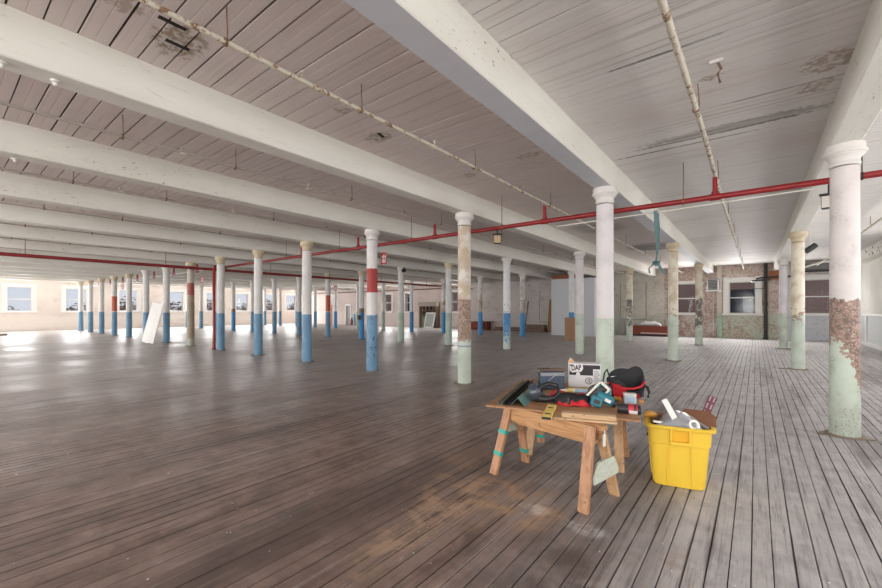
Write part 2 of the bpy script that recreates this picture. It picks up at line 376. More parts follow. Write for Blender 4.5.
g.set(g.b.inputs['Transmission Weight'], .45); g.set(g.b.inputs['IOR'], 1.15); bn = g.n('Bump', {'Height': n1, 'Strength': .6, 'Distance': .01}); g.t.links.new(bn.outputs[0], g.b.inputs['Normal'])
M['bagplastic'] = g.m
g = G('window_glass'); tr = g.n('BsdfTransparent'); gl = g.n('BsdfGlossy', {'Roughness': .03}); fr = g.n('Fresnel', {'IOR': 1.12})
mx = g.n('MixShader', {0: fr.outputs[0], 1: tr.outputs[0], 2: gl.outputs[0]}); g.t.links.new(mx.outputs[0], g.out.inputs[0]); g.t.nodes.remove(g.b); M['glass'] = g.m

# ------------------------------------------------------------------ the grid of the mill floor
X0, DX = .915, 3.025
ROWY = (7.41, 14.87, 22.33)
XW, XE, YN, YS = -44.5, 4.02, 28.6, -8.0
SOF, CEIL = 3.79, 4.22
colx = lambda j: X0-j*DX

# floor: one board after another, with open joints
def boards(name, mat, dirt, n, w, along, fields, start, z, depth, jitter, up):
    """fields: (from, to, (least, widest joint)) along the boards"""
    bm = bmesh.new(); tone = []; s = 1 if up else -1
    for a0, a1, gap in fields:
        for i in range(n):
            g0 = random.uniform(*gap)/2; g1 = random.uniform(*gap)/2
            p0 = start+i*w+g0; p1 = start+(i+1)*w-g1; dz = random.uniform(-jitter, jitter); dz2 = random.uniform(-jitter, jitter)
            ch = .003; pm = (p0+p1)/2; zm = z+(dz+dz2)/2
            prof = [(p0, z-s*depth), (p0, z-s*ch+dz), (p0+ch, z+dz)]
            if not up: prof += [(pm-.005, zm), (pm, zm+.005), (pm+.005, zm)]      # a bead down the middle of each ceiling plank
            prof += [(p1-ch, z+dz2), (p1, z-s*ch+dz2), (p1, z-s*depth)]
            A = [bm.verts.new((q[0], a0, q[1]) if along == 'y' else (a0, q[0], q[1])) for q in prof]
            B = [bm.verts.new((q[0], a1, q[1]) if along == 'y' else (a1, q[0], q[1])) for q in prof]
            for k in range(len(prof)-1): bm.faces.new((A[k], A[k+1], B[k+1], B[k]))
            tone += [random.random()]*(len(prof)-1)
        zl = z-s*depth*.98
        q = [(start, a0), (start+n*w, a0), (start+n*w, a1), (start, a1)]
        f = bm.faces.new([bm.verts.new((u, v, zl) if along == 'y' else (v, u, zl)) for u, v in q]); f.material_index = 1; tone.append(0)
    bm.normal_update()
    for f in bm.faces:
        if (f.normal.z < -.01 and up) or (f.normal.z > .01 and not up): f.normal_flip()
    me = bpy.data.meshes.new(name); bm.to_mesh(me); bm.free()
    me.materials.append(mat); me.materials.append(dirt)
    at_ = me.attributes.new('tone', 'FLOAT', 'FACE')
    for i, t in enumerate(tone): at_.data[i].value = t
    o = bpy.data.objects.new(name, me); COL.objects.link(o); o['kind'] = 'structure'; return o
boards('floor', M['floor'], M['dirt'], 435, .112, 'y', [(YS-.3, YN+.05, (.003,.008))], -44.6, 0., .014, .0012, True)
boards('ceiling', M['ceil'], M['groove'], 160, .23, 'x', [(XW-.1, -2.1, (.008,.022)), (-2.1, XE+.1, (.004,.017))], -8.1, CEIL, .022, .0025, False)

# ------------------------------------------------------------------ walls with openings
def wall(name, axis, plane, out, sections, openings, z0=0., z1=CEIL+.05, th=.45):
    """axis 0: the wall runs along x at y=plane; axis 1: along y at x=plane. out: +1/-1 side the thickness lies on."""
    mb = MB(); cuts = sorted({round(q, 4) for s in sections for q in s[:2]} | {round(q, 4) for o in openings for q in o[:2]})
    mats = [s[2] for s in sections]
    lo, hi = sections[0][0], sections[-1][1]
    for a, b in zip(cuts, cuts[1:]):
        mid = (a+b)/2
        if mid < lo or mid > hi: continue
        k = [i for i, s in enumerate(sections) if s[0] <= mid <= s[1]][0]; mb.mi = k; off = sections[k][3] if len(sections[k]) > 3 else 0
        op = [o for o in openings if o[0] <= mid <= o[1]]
        spans = [(z0, z1)] if not op else [(z0, op[0][2]), (op[0][3], z1)]
        for (p, q) in spans:
            if q-p < .01: continue
            if axis == 0: mb.span((a, plane-out*off, p), (b, plane+out*th, q))
            else: mb.span((plane-out*off, a, p), (plane+out*th, b, q))
    o = mb.build(name, mats); o['kind'] = 'structure'; return o
WM = dict(
 west  = wall_mat('whitewashed_brick_west', 1, (.84,.77,.71), (.80,.74,.68), 1.1, .10, (.62,.36,.27), (.56,.34,.27)),
 nw    = wall_mat('whitewashed_brick_pink', 0, (.72,.62,.58), (.70,.61,.58), 1.45, .13, (.50,.28,.22), (.42,.25,.20)),
 nmid  = wall_mat('flaking_limewash', 0, (.70,.64,.61), (.62,.57,.55), 1.45, .24, (.30,.19,.155), (.22,.145,.12)),
 nold  = wall_mat('flaking_limewash_green', 0, (.68,.65,.57), (.56,.58,.50), 1.3, .3, (.36,.25,.18), (.33,.27,.20)),
 nbrk  = wall_mat('bare_red_brick', 0, (.66,.57,.52), (.58,.54,.49), 1.45, .50, (.40,.205,.155), (.30,.16,.125)),
 ngrn  = wall_mat('brick_with_green_paint', 0, (.68,.58,.52), (.50,.55,.45), 1.42, .44, (.42,.225,.165), (.34,.19,.145)),
 pil   = wall_mat('pilaster_paint', 0, (.72,.63,.56), (.38,.52,.41), 1.45, .15),
 ngry  = wall_mat('brick_with_grey_paint', 0, (.72,.68,.65), (.58,.60,.66), 1.45, .22, (.36,.22,.18), (.3,.2,.17)),
 east  = wall_mat('white_and_grey_plaster', 1, (.74,.72,.66), (.60,.62,.63), 1.4, .04, (.6,.55,.5), (.55,.52,.5)),
)
west_y = [4.40, 7.68, 11.2, 14.95, 18.4, 21.4, 24.6, 27.3]
WZ0, WZ1 = 1.52, 3.40
west_op = [(y-.68, y+.68, WZ0, WZ1) for y in [-5.6, -2.3, 1.1]+west_y]
wall('wall_west', 1, XW, -1, [(YS-.5, YN+.5, WM['west'])], sorted(west_op))
nw_x = [-35.35, -29.16, -26.3, -20.75]; ne_x = [-3.40, -.62, 2.46]
door_x = -35.35
north_op = [(door_x-.42, door_x+.42, 0., 2.15)] + [(x-.55, x+.55, 1.45, 3.22) for x in nw_x[1:]] + [(x-.62, x+.62, 1.42, 3.25) for x in ne_x]
wall('wall_north', 0, YN, 1, [(XW-.5,-19.6,WM['nw']), (-19.6,-8.0,WM['nmid']), (-8.0,-4.55,WM['nold']), (-4.55,-1.80,WM['nbrk']), (-1.80,-1.56,WM['pil'],.10), (-1.56,1.2,WM['ngrn']), (1.2,XE+.4,WM['ngry'])], sorted(north_op))
east_op = [(y-.75, y+.75, 1.3, 3.45) for y in (-5.5,-2.5,.5,3.5,6.5,9.5,12.5,15.5,18.5)]
wall('wall_east', 1, XE, 1, [(YS-.5, YN+.5, WM['east'])], east_op)
south_op = [(x-.75, x+.75, 1.3, 3.45) for x in [2.4-3.025*k for k in range(16)]]
wall('wall_south', 0, YS, -1, [(XW-.5, XE+.5, wall_mat('whitewashed_brick_south', 0, (.75,.72,.68), (.7,.68,.65), 1.4, .15))], sorted(south_op))

wn = [0]
def window(axis, plane, out, u, hw, z0, z1, deep=.12, casing=.22, arch=False, rail=None):
    """double-hung sash window in an opening; local +y runs towards the outside"""
    wn[0] += 1
    r = bpy.data.objects.new('window_%d' % wn[0], None); COL.objects.link(r); r['kind'] = 'structure'
    if axis == 0: r.location = (u, plane, 0); r.rotation_euler = (0, 0, 0 if out > 0 else PI)
    else: r.location = (plane, u, 0); r.rotation_euler = (0, 0, -PI/2 if out > 0 else PI/2)
    f = MB()
    f.span((-hw-casing, -.035, z0-.02), (-hw+.03, .10, z1+casing)); f.span((hw-.03, -.035, z0-.02), (hw+casing, .10, z1+casing))
    if arch:
        n = 10; top = [(-hw-casing, z1-.03), (hw+casing, z1-.03)]
        pts = [((hw+casing)*math.cos(PI*i/n), z1+.04+.20*math.sin(PI*i/n)) for i in range(n+1)]
        f.prism([(-hw-casing, z1-.03), (hw+casing, z1-.03)]+pts, 1, -.036, .1)
    else: f.span((-hw-casing-.02, -.045, z1-.03), (hw+casing+.02, .10, z1+casing*.9))
    f.build('window_frame', M['trim'], r, bevel=.008)
    MB().span((-hw-casing-.05, -.10, z0-.10), (hw+casing+.05, .12, z0+.0)).build('window_sill', M['trim'], r, bevel=.01)
    zm = rail or (z0+z1)/2; s = MB(); st = .055
    for (a, b, y) in ((z0, zm+.03, deep), (zm-.03, z1, deep+.06)):
        s.span((-hw, y, a), (-hw+st, y+.045, b)); s.span((hw-st, y, a), (hw, y+.045, b))
        s.span((-hw, y, a), (hw, y+.045, a+st)); s.span((-hw, y, b-st), (hw, y+.045, b))
    s.build('sash', M['trim'], r)
    p = MB()
    for (a, b, y) in ((z0, zm, deep+.02), (zm, z1, deep+.08)): p.span((-hw+.04, y, a+.04), (hw-.04, y+.006, b-.02))
    p.build('glass', M['glass'], r)
    return r
for y in west_y: window(1, XW, -1, y, .68, WZ0, WZ1, casing=.26)
for x in nw_x[1:]: window(0, YN, 1, x, .55, 1.45, 3.22, casing=.13)
for i, x in enumerate(ne_x): window(0, YN, 1, x, .62, 1.42, 3.25, casing=.27 if i else .16, arch=(i > 0))

for y in (6.5,9.5,12.5,15.5,18.5): window(1, XE, 1, y, .75, 1.3, 3.45, casing=.1)

# the far door
d = bpy.data.objects.new('door_1', None); COL.objects.link(d); d['kind'] = 'structure'; d.location = (door_x, YN, 0)
MB().span((-.40, .10, .02), (.30, .15, 2.1)).build('door_leaf', plain('grey_door_paint', (.33,.31,.31), .5), d)
f = MB(); f.span((-.52,-.03,0), (-.40,.2,2.2)); f.span((.40,-.03,0), (.52,.2,2.2)); f.span((-.52,-.03,2.1), (.52,.2,2.24)); f.build('door_frame', M['trim'], d)
MB().span((.28, .03, .92), (.22, .09, 1.0)).build('door_handle', M['steel'], d)

# east end: white rail and post, and the wall beam
o = MB().span((XE-.05, 23.2, 1.38), (XE, YN, 1.45)).span((XE-.06, 26.5, .0), (XE, 26.72, 1.45)).span((XE-.04, 23.2, 0), (XE, YN, .16)).build('trim_1', M['trim']); o['kind'] = 'structure'

# ------------------------------------------------------------------ beams
ORD = ['first','second','third','fourth','fifth','sixth','seventh','eighth','ninth','tenth','eleventh','twelfth','thirteenth','fourteenth','fifteenth']
def beam(j):
    x = colx(j); b = MB(); w = .15
    b.prism([(x-w, CEIL+.01), (x-w, SOF+.012), (x-w+.012, SOF), (x+w-.012, SOF), (x+w, SOF+.012), (x+w, CEIL+.01)], 1, YS, YN)
    if j == 1:
        b.bm.normal_update()
        for f in b.bm.faces:
            if abs(sum(v.co.z for v in f.verts)/len(f.verts)-SOF) < .002: f.material_index = 1
    lab = {0: 'thick white ceiling beam at the far right, on the torn-paint column', 1: 'big white ceiling beam with grey underside, crossing the top centre of the photo',
           2: 'white ceiling beam carried by the yellowed cream column, upper left'}.get(j, 'white ceiling beam on the nearest-row column that is %s from the right' % ORD[j])
    return tag(b.build('ceiling_beam', [M['beam'], M['soffit']] if j == 1 else M['beam']), lab, 'beam', 'white ceiling beams')
for j in range(15): beam(j)
rb = MB().prism([(XE-.40, CEIL+.01), (XE-.40, SOF), (XE+.0, SOF), (XE+.0, CEIL+.01)], 1, YS, YN).build('ceiling_beam', M['beam'])
tag(rb, 'pitted white beam along the top of the wall at the right edge', 'beam', 'white ceiling beams')
for k in range(26):
    y = random.uniform(20, 27); z = random.uniform(SOF+.04, CEIL-.06); r_ = random.uniform(.025, .06)
    MB().lathe([(r_, 0), (r_*.7, .008)], 8, Matrix.Translation((XE-.401, y, z)) @ Matrix.Rotation(-PI/2, 4, 'Y')).build('bolt_head', M['rust'], rb)  # dark discs added on the face in place of the beam's pits

# ------------------------------------------------------------------ columns
def shaft_mesh():
    prof = [(.152, .02), (.1505, .4), (.1485, 1.2), (.1455, 2.2), (.142, 3.50)]
    P = []
    for (r0, z0), (r1, z1) in zip(prof, prof[1:]):
        for k in range(4): t = k/4; P.append((r0+(r1-r0)*t, z0+(z1-z0)*t))
    P.append(prof[-1]); return MB().lathe(P, 32).build('shaft', CM['green'], None, 40)
def doric(): return MB().lathe([(.140,3.515),(.152,3.525),(.155,3.54),(.152,3.558),(.146,3.565),(.148,3.595),(.160,3.625),(.184,3.65),(.190,3.655),(.190,3.665),(.207,3.675),(.216,3.69),(.216,3.705),(.198,3.712),(.197,3.789)], 32)
def flared(): return MB().lathe([(.141,3.44),(.142,3.52),(.152,3.60),(.175,3.67),(.205,3.72),(.215,3.75),(.215,3.789)], 28)
SH = shaft_mesh(); CAPD = doric().build('capital', M['cap_w'], None, 28); CAPF = flared().build('capital', M['cap_w'], None, 50)
pl = MB()
pl.rings([[(.215*math.cos(t), .215*math.sin(t), z) for t in [PI/8+k*PI/4 for k in range(8)]] for z in (0, .022)])
PLATE = pl.build('base_plate', M['plate'], None)
def part_copy(o, parent, mat, first=[set()]):
    if o.name not in first[0]: first[0].add(o.name); c = o
    else: c = o.copy(); COL.objects.link(c)
    c.parent = parent
    c.material_slots[0].link = 'OBJECT'; c.material_slots[0].material = mat
    return c
# kind of paint, its words, capital
W_ = dict(torn='pinkish white column with big torn brown patch', green='clean white column with speckled green lower part', cream='cream-stained column with green lower part',
          yellow='yellowed flaking cream column with pale green foot', greyg='grey-white column with grey-green lower part', blue='white column with sky-blue lower part', blueb='white column with bright blue lower part',
          bluemk='white column with red band and scribbled blue base', bluemk2='white column with dark scribbles on bright blue', bluet='white and tan-stained column with bright blue base',
          bluebr='white column with brown band above blue base', bluered='white column with orange-red band above blue base', mottle='brown and olive mottled column with faded red band', blotch='column with black blotches over green paint')
ROWS = [
 ['torn','green','yellow','bluemk','blue','blue','blue','mottle','blue','blue','blue','bluered','blue','blue','blue'],
 ['cream','cream','green','bluemk2','greyg','greyg','bluebr','bluered','blue','blue','blue','bluebr','blue','blue','blue'],
 ['green','blotch','blotch','blueb','bluet','bluet','bluet','blueb','greyg','greyg','blueb','blue','blue','blue','blue']]
RN = ['nearest row', 'middle row', 'farthest row']
COLS = {}
for r, row in enumerate(ROWS):
    for j, k in enumerate(row):
        t = thing('wooden_column', W_[k]+', %s from right in %s' % (ORD[j], RN[r]), 'column', (colx(j), ROWY[r], 0), 0, 'mill columns')
        part_copy(SH, t, CM[k])
        dor = not (r == 1 and 3 <= j <= 8 or r == 2 and 3 <= j <= 7 or r == 0 and j in (8, 9))
        part_copy(CAPD if dor else CAPF, t, M['cap_y'] if (k in ('cream','mottle','blotch') or (r == 0 and j in (4,5,6,10,11,12,13,14)) or (r == 1 and j in (4,6,7))) else M['cap_w'])
        p = part_copy(PLATE, t, M['plate']); p.rotation_euler = (0, 0, .3*j+r); p.scale = (1+.12*((j*7+r) % 3-.6),)*2+(1,)
        COLS[(r, j)] = t
# broken floor patch pieces at the foot of the torn column
for (px, py, L, w, a, lab) in ((828,433,.34,.10,.9,'broken piece of board left of the torn column foot'), (858,439,.36,.07,.2,'thin broken board strip right of the torn column foot'), (790,369,.5,.10,.1,'flat scrap of board left of the cream-stained column foot')):
    p = at(px, py, 0); b = MB().prism([(-L/2,-w/2),(L*.4,-w*.45),(L/2,w*.3),(-L*.2,w/2),(-L/2,w*.2)], 2, 0.001, .014).build('wood_scrap', M['plate'])
    b.location = p; b.rotation_euler = (0, 0, a); tag(b, lab, 'wood scrap')

# signs on the columns
def sign(p, rz, lab):
    t = thing('column_sign', lab, 'sign', p, rz, 'red column signs')
    MB().span((-.008,-.09,-.16), (.008,.09,.16)).build('sign_plate', M['sign'], t)
    m = MB()
    m.span((.008,-.06,.03), (.011,.06,.06)); m.span((.008,-.02,.0), (.011,.03,.10)); m.span((.008,-.05,-.12), (.011,.05,-.02)); m.span((.008,.06,-.12), (.011,.075,.12))
    m.build('sign_mark', M['signwhite'], t)
    MB().span((-.03,-.02,.02), (-.008,.02,.08)).build('sign_bracket', M['darkmetal'], t)
    MB().span((-.03,-.30,.04), (-.02,.0,.06)).build('bracket_arm', M['darkmetal'], t)
sign((colx(3)+.12, 7.72, 3.05), -PI/2+.25, 'red sign with white mark projecting from the red-banded nearest column')
sign((colx(7)+.25, 7.78, 3.02), -PI/2+.25, 'red sign projecting from the brown mottled column')
sign((colx(11)+.25, 7.78, 3.15), -PI/2+.25, 'small red sign high on the far left banded column')
sign((colx(7)+.25, 15.24, 2.95), -PI/2+.25, 'small red sign on the orange-red banded column of the middle row')

# ------------------------------------------------------------------ sprinkler pipes
PY, PZ, SPZ = 8.15, 3.54, 3.93
bay = lambda k: -.541-3.02*k
t = thing('red_sprinkler_main', 'long bright red pipe crossing the room under the beams', 'pipe', (0, PY, PZ))
MB().tube([(3.6,0,0), (-18.56,0,0)], .048, 12).build('pipe', M['redpipe'], t, 60)
for k in range(6):
    r_ = MB(); x = bay(k)
    r_.tube([(x,0,.0), (x,0,SPZ-PZ-.06)], .036, 10); r_.lathe([(.058,-.075),(.06,-.07),(.06,.07),(.058,.075)], 12, Matrix.Translation((x,0,0)) @ Matrix.Rotation(PI/2, 4, 'Y')); r_.lathe([(.05,.04),(.05,.09)], 12, Matrix.Translation((x,0,0)))
    r_.build('riser', M['redpipe'], t, 50)
for x, mt in ((1.18,'darkmetal'), (-1.0,'rust'), (-4.6,'rust'), (-7.4,'rust'), (-10.5,'rust'), (-13.6,'rust')):
    h = MB(); h.tube([(x,0,-.06), (x,0,CEIL-PZ)], .008, 6); h.lathe([(.056,-.012),(.056,.012)], 12, Matrix.Translation((x,0,0)) @ Matrix.Rotation(PI/2, 4, 'Y')); h.build('hanger_rod', M[mt], t)
t = thing('red_branch_main', 'dark red pipe running lengthwise above the far left columns', 'pipe', (-18.95, 0, 3.43))
MB().tube([(0,YS+.2,0), (0,YN-.1,0)], .06, 12).build('pipe', M['darkred'], t, 60)
MB().lathe([(.085,-.12),(.085,.12)], 14, Matrix.Translation((.0,PY,.02)) @ Matrix.Rotation(PI/2, 4, 'Y')).lathe([(.085,-.1),(.085,.16)], 14, Matrix.Translation((0,PY,0))).build('pipe_tee', M['darkred'], t, 50)
for y in (2, 6, 10.5, 14, 18, 22.5): MB().tube([(0,y,-.06), (0,y,CEIL-3.43)], .01, 6).build('hanger_rod', M['rust'], t)
t = thing('red_standpipe', 'upright red pipe beside a blue and white column, mid left', 'pipe', (-17.72, 7.35, 0))
MB().tube([(0,0,.0), (0,0,3.3), (-.03,.06,3.45), (-.25,.5,3.49), (-.8,.8,3.46)], .058, 12).build('pipe', M['redpipe'], t, 60)
MB().lathe([(.10,0),(.10,.025),(.075,.03),(.075,.07)], 14).build('floor_flange', M['darkred'], t, 40)
t = thing('white_sprinkler_main', 'thin grey pipe with red drops beyond the far left columns', 'pipe', (0, PY, PZ))
MB().tube([(-19.1,0,0), (XW+.0,0,0)], .04, 8).build('pipe', plain('grey_pipe', (.42,.40,.39), .5), t, 60)
for x in (-21.6,-27.5,-33.6,-39.6): MB().tube([(x,0,0),(x,0,CEIL-PZ)], .01, 6).build('hanger_rod', M['rust'], t)
for k in range(7, 14):
    x = bay(k-.05); r_ = MB(); r_.tube([(x,0,-.08), (x,0,SPZ-PZ-.05)], .05, 8); r_.tube([(x-.12,0,0), (x+.3,0,0)], .055, 8); r_.build('riser', M['darkred'], t, 50)

def sprinkler(k):
    x = bay(k)
    lab = {0: 'rusty white sprinkler pipe under the right bay ceiling', 1: 'white sprinkler pipe crossing the top of the photo above the centre bay', 2: 'thin white sprinkler pipe in the upper left bay'}.get(k,
          'thin sprinkler pipe between nearest-row columns %s and %s from the right' % (ORD[k], ORD[k+1]))
    t = thing('sprinkler_pipe', lab, 'pipe', (x, 0, SPZ), 0, 'white sprinkler pipes')
    pts = [(0,YS+.3,0)]+[(random.uniform(-.012,.012), y, random.uniform(-.012,.012)) for y in range(-6, 28, 4)]+[(0,YN-.3,0)]
    MB().tube(pts, .030 if k == 0 else .024 if k == 1 else .018, 8).build('pipe', M['wpipe'] if k < 2 else M['gpipe'], t, 60)
    ys = [1.55+.02*k, 3.05, 5.4, 8.4, 11.6, 14.9, 18.0, 21.2, 24.4]
    for y in ys:
        h = MB(); h.tube([(.03,y,-.03),(.035,y,.05),(.02,y,CEIL-SPZ)], .006, 5); h.lathe([(.036,-.012),(.036,.012)], 10, Matrix.Translation((0,y,0)) @ Matrix.Rotation(PI/2, 4, 'X')); h.build('hanger', M['rust'], t)
    for y in [2.3, 4.4, 7.0, 9.8, 12.9, 16.2, 19.5, 22.8, 25.9]:
        s = MB(); s.lathe([(.026,-.035),(.026,.035)], 8, Matrix.Translation((0,y,0)) @ Matrix.Rotation(PI/2, 4, 'X')); s.tube([(0,y,0),(0,y,.07)], .012, 8); s.lathe([(.004,.07),(.02,.085),(.022,.09),(.002,.092)], 10, Matrix.Translation((0,y,0)))
        s.build('sprinkler_head', M['wpipe'], t, 50)
for k in range(-1, 14): 
    if k >= 0: sprinkler(k)
t = thing('sprinkler_pipe', 'brown stained pipe under the ceiling at the right edge', 'pipe', (2.48, 0, SPZ), 0, 'white sprinkler pipes')
MB().tube([(0,YS+.3,0), (0,YN-.3,0)], .03, 8).build('pipe', M['wpipe'], t, 60)
for y in (6.5, 9.5, 12.5, 16, 20): MB().tube([(0,y,0),(0,y,CEIL-SPZ)], .007, 5).build('hanger', M['rust'], t)

# ceiling slots torn open (old hanger holes)
for (x, y, L, rot, lab) in ((-4.42,1.50,.20,0,'black slot torn in the flaking ceiling patch, upper left'), (-4.12,1.36,.22,0,'rusty slot beside the pipe in the flaking ceiling patch'), (-4.35,4.12,.16,.3,'dark gash in the ceiling near the top centre pipe')):
    b = MB().span((-L/2,-.025,-.004), (L/2,.025,.012)).build('ceiling_slot', M['dirt']); b.location = (x, y, CEIL-.0005); b.rotation_euler = (0,0,PI/2+rot); tag(b, lab, 'slot')
b = thing('ceiling_bracket', 'rusty hook hanging from the right bay ceiling beside the pipe', 'bracket', (-.33, 5.02, CEIL))
MB().span((-.05,-.03,-.03), (.07,.03,0)).build('bracket_plate', M['cap_w'], b); MB().tube([(.02,0,-.02),(.05,.0,-.10),(.02,0,-.14),(.04,0,-.24)], .013, 6).build('hook', M['rust'], b)

# lamp sockets under beams
for (x, y, lab) in ((colx(2)-.02,.74,'round porcelain lamp socket under the first left beam'), (colx(2)+.0,.40,'porcelain lamp socket at the left photo edge'), (colx(3)-.12,.77,'small lamp socket under the second left beam')):
    t = thing('lamp_socket', lab, 'lamp socket', (x, y, SOF), 0, 'porcelain lamp sockets')
    MB().lathe([(.035,0),(.034,-.012),(.02,-.02)], 16).build('socket_base', M['bulb'], t, 40); MB().lathe([(.018,-.018),(.016,-.045),(.009,-.05)], 12).build('bulb_holder', M['bulb'], t, 40)

# ------------------------------------------------------------------ hanging fittings
def flood(p, lab, rz, lens='tan'):
    t = thing('flood_light', lab, 'lamp', p, rz, 'small box floodlights')
    b = MB(); b.span((-.085,-.06,-.19), (.085,.06,0)); b.span((-.105,-.08,0), (.105,.08,.03)); b.build('housing', M['black'], t, bevel=.006)
    MB().span((-.075,-.066,-.18), (.075,-.058,-.01)).build('lens', M[lens], t)
    MB().tube([(0,0,.03),(0,0,.17)], .016, 8).build('stem', M['darkmetal'], t)
flood((-4.72, PY, 3.37), 'boxy floodlight with tan lens hanging under the red pipe', .55)
flood((colx(0)-.05, PY+.2, 3.36), 'boxy floodlight half hidden by the torn-paint column', -.2, 'conduit')
o = MB().tube([(.7,PY+.03,3.46), (-1.43,PY+.03,3.42), (-3.3,PY+.03,3.40)], .014, 8).build('electrical_conduit', M['conduit'], None, 60); tag(o, 'thin white conduit just below the red pipe on the right', 'conduit')
t = thing('hanging_strap', 'knotted teal webbing strap hanging from the conduit', 'strap', (-1.43, PY+.03, 3.435))
def strip(pts, w, n0=(0,1,0)):
    m = MB()
    R = []
    for i, (p, wd, tw) in enumerate(pts):
        u = Vector((math.cos(tw)*_c, math.cos(tw)*_s, 0))+Vector((-_s*math.sin(tw), _c*math.sin(tw), 0)); q = Vector((-u.y, u.x, 0))*.002
        p = Vector(p); R.append([p-u*wd+q, p+u*wd+q, p+u*wd-q, p-u*wd-q])
    return m.rings(R)
strip([((0,-.02,.01),.04,0), ((.0,-.03,-.25),.034,.2), ((.01,-.02,-.55),.022,.7), ((.0,0,-.80),.015,1.0), ((0,0,-.95),.02,1.4)], 0).build('strap_band', M['teal_strap'], t)
strip([((0,.02,.01),.04,0), ((.03,.03,-.30),.028,-.3), ((.03,.02,-.6),.022,-.7), ((.01,0,-.82),.015,-.9), ((0,0,-.95),.02,-1.2)], 0).build('strap_band', M['teal_strap'], t)
MB().tube([(-.05,0,-.93),(-.02,.04,-.90),(.04,.03,-.92),(.05,-.02,-.96),(0,-.04,-.98),(-.04,-.02,-.95),(0,.03,-.93)], .022, 8).build('knot', M['teal_strap'], t, 60)
strip([((-.03,0,-.94),.025,.3), ((-.12,0,-1.03),.02,.6), ((-.10,-.03,-1.12),.02,.2)], 0).build('strap_tail', M['teal_strap'], t)
strip([((.03,0,-.94),.03,.1), ((.08,0,-1.06),.028,-.3), ((.15,0,-1.15),.028,.2)], 0).build('strap_tail', M['teal_strap'], t)

t = thing('spot_lamp', 'small black spotlight fixed near a middle-row column, centre', 'lamp', (colx(5)+.3, 14.75, 3.62))
MB().lathe([(.03,-.12),(.09,-.08),(.10,.06),(.08,.08)], 14, Matrix.Rotation(1.2, 4, 'Y')).build('lamp_head', M['black'], t, 50); MB().tube([(0,0,0),(0,0,.18)], .015, 6).build('stem', M['black'], t)
t = thing('spot_lamp', 'black cylinder lamp on a rod beside the cream-stained column', 'lamp', (1.28, 16.3, 3.48))
MB().lathe([(.05,-.16),(.08,-.14),(.08,.16),(.05,.18)], 14, Matrix.Rotation(.9, 4, 'Y')).build('lamp_head', M['black'], t, 50); MB().tube([(0,0,0),(0,0,.74)], .014, 6).build('rod', M['conduit'], t)
t = thing('gauge_box', 'small black box strapped to the brown-banded column', 'box', (colx(6)+.12, 14.58, 1.22))
MB().span((-.07,-.06,-.13), (.09,.04,.13)).build('box_body', M['black'], t, bevel=.01); MB().span((-.05,-.07,-.02), (.06,-.06,.09)).build('cover', M['darkmetal'], t)

# ------------------------------------------------------------------ along the north wall
t = thing('unit_heater', 'grey louvred heater high on the brick wall beside the window', 'heater', (-1.98, YN-.30, 2.72))
MB().span((-.27,-.22,.05), (.27,.28,.70)).build('housing', M['steel'], t, bevel=.015)
l = MB()
for k in range(7): l.box((0,-.23,.12+.085*k), (.46,.03,.06), Matrix.Rotation(.5, 3, 'X'))
l.build('louvre', plain('dark_louvre', (.14,.15,.14), .5), t); MB().span((-.36,-.25,.0), (.36,.26,.06)).build('shelf_bracket', M['trim'], t)
o = MB().tube([(-1.98,YN-.05,2.7), (-1.98,YN-.05,.1)], .02, 8).build('electrical_conduit', M['conduit']); tag(o, 'thin white conduit running down the brick below the grey heater', 'conduit')
t = thing('drain_pipe', 'black drain pipe from ceiling to floor right of the middle window', 'pipe', (.42, YN-.12, 0))
MB().tube([(0,0,0),(0,0,CEIL)], .085, 12).build('pipe', M['darkmetal'], t, 60); MB().lathe([(.11,1.9),(.11,2.05)], 12).lathe([(.12,0),(.12,.12)], 12).build('pipe_collar', M['darkmetal'], t)
o = MB().span((.55,YN-.10,3.30), (1.0,YN-.02,3.77)).build('hanging_board', M['rustboard']); tag(o, 'orange-brown board high on the wall beside the drain pipe', 'board')
t = thing('wall_lamp', 'black arm lamp reaching across in front of the middle window top', 'lamp', (.95, YN-.35, 3.42))
MB().tube([(.5,.3,.02),(.0,.0,.0),(-.7,-.15,-.02),(-.95,-.2,-.08)], .045, 8).build('arm', M['black'], t, 60); MB().beam((-.35,-.15,-.13), (-1.15,-.2,-.2), .22, .10).build('lamp_head', M['black'], t, bevel=.02)
MB().tube([(-.5,.0,-.62),(-1.15,-.1,-.62)], .02, 6).build('rod', M['black'], t)
o = MB().tube([(1.75,YN-.12,1.5),(1.75,YN-.12,.05)], .035, 8).build('electrical_conduit', M['conduit']); tag(o, 'short white pipe on the wall between the two right columns', 'conduit')
t = thing('cable_tray', 'dark cable tray with loose pipes above the right window', 'tray', (2.5, YN-.2, 3.62))
MB().span((-.85,-.12,0), (1.0,.2,.07)).build('tray', M['darkmetal'], t); MB().tube([(-.95,-.15,.12),(-.6,-.2,.22),(-.3,-.5,.3),(.1,-.9,.42),(.9,-1.3,.5)], .055, 8).build('bent_pipe', M['conduit'], t, 60); MB().span((-.8,-.05,.12), (1.,.2,.42)).build('duct', plain('dark_grey_duct', (.22,.22,.23), .6), t)

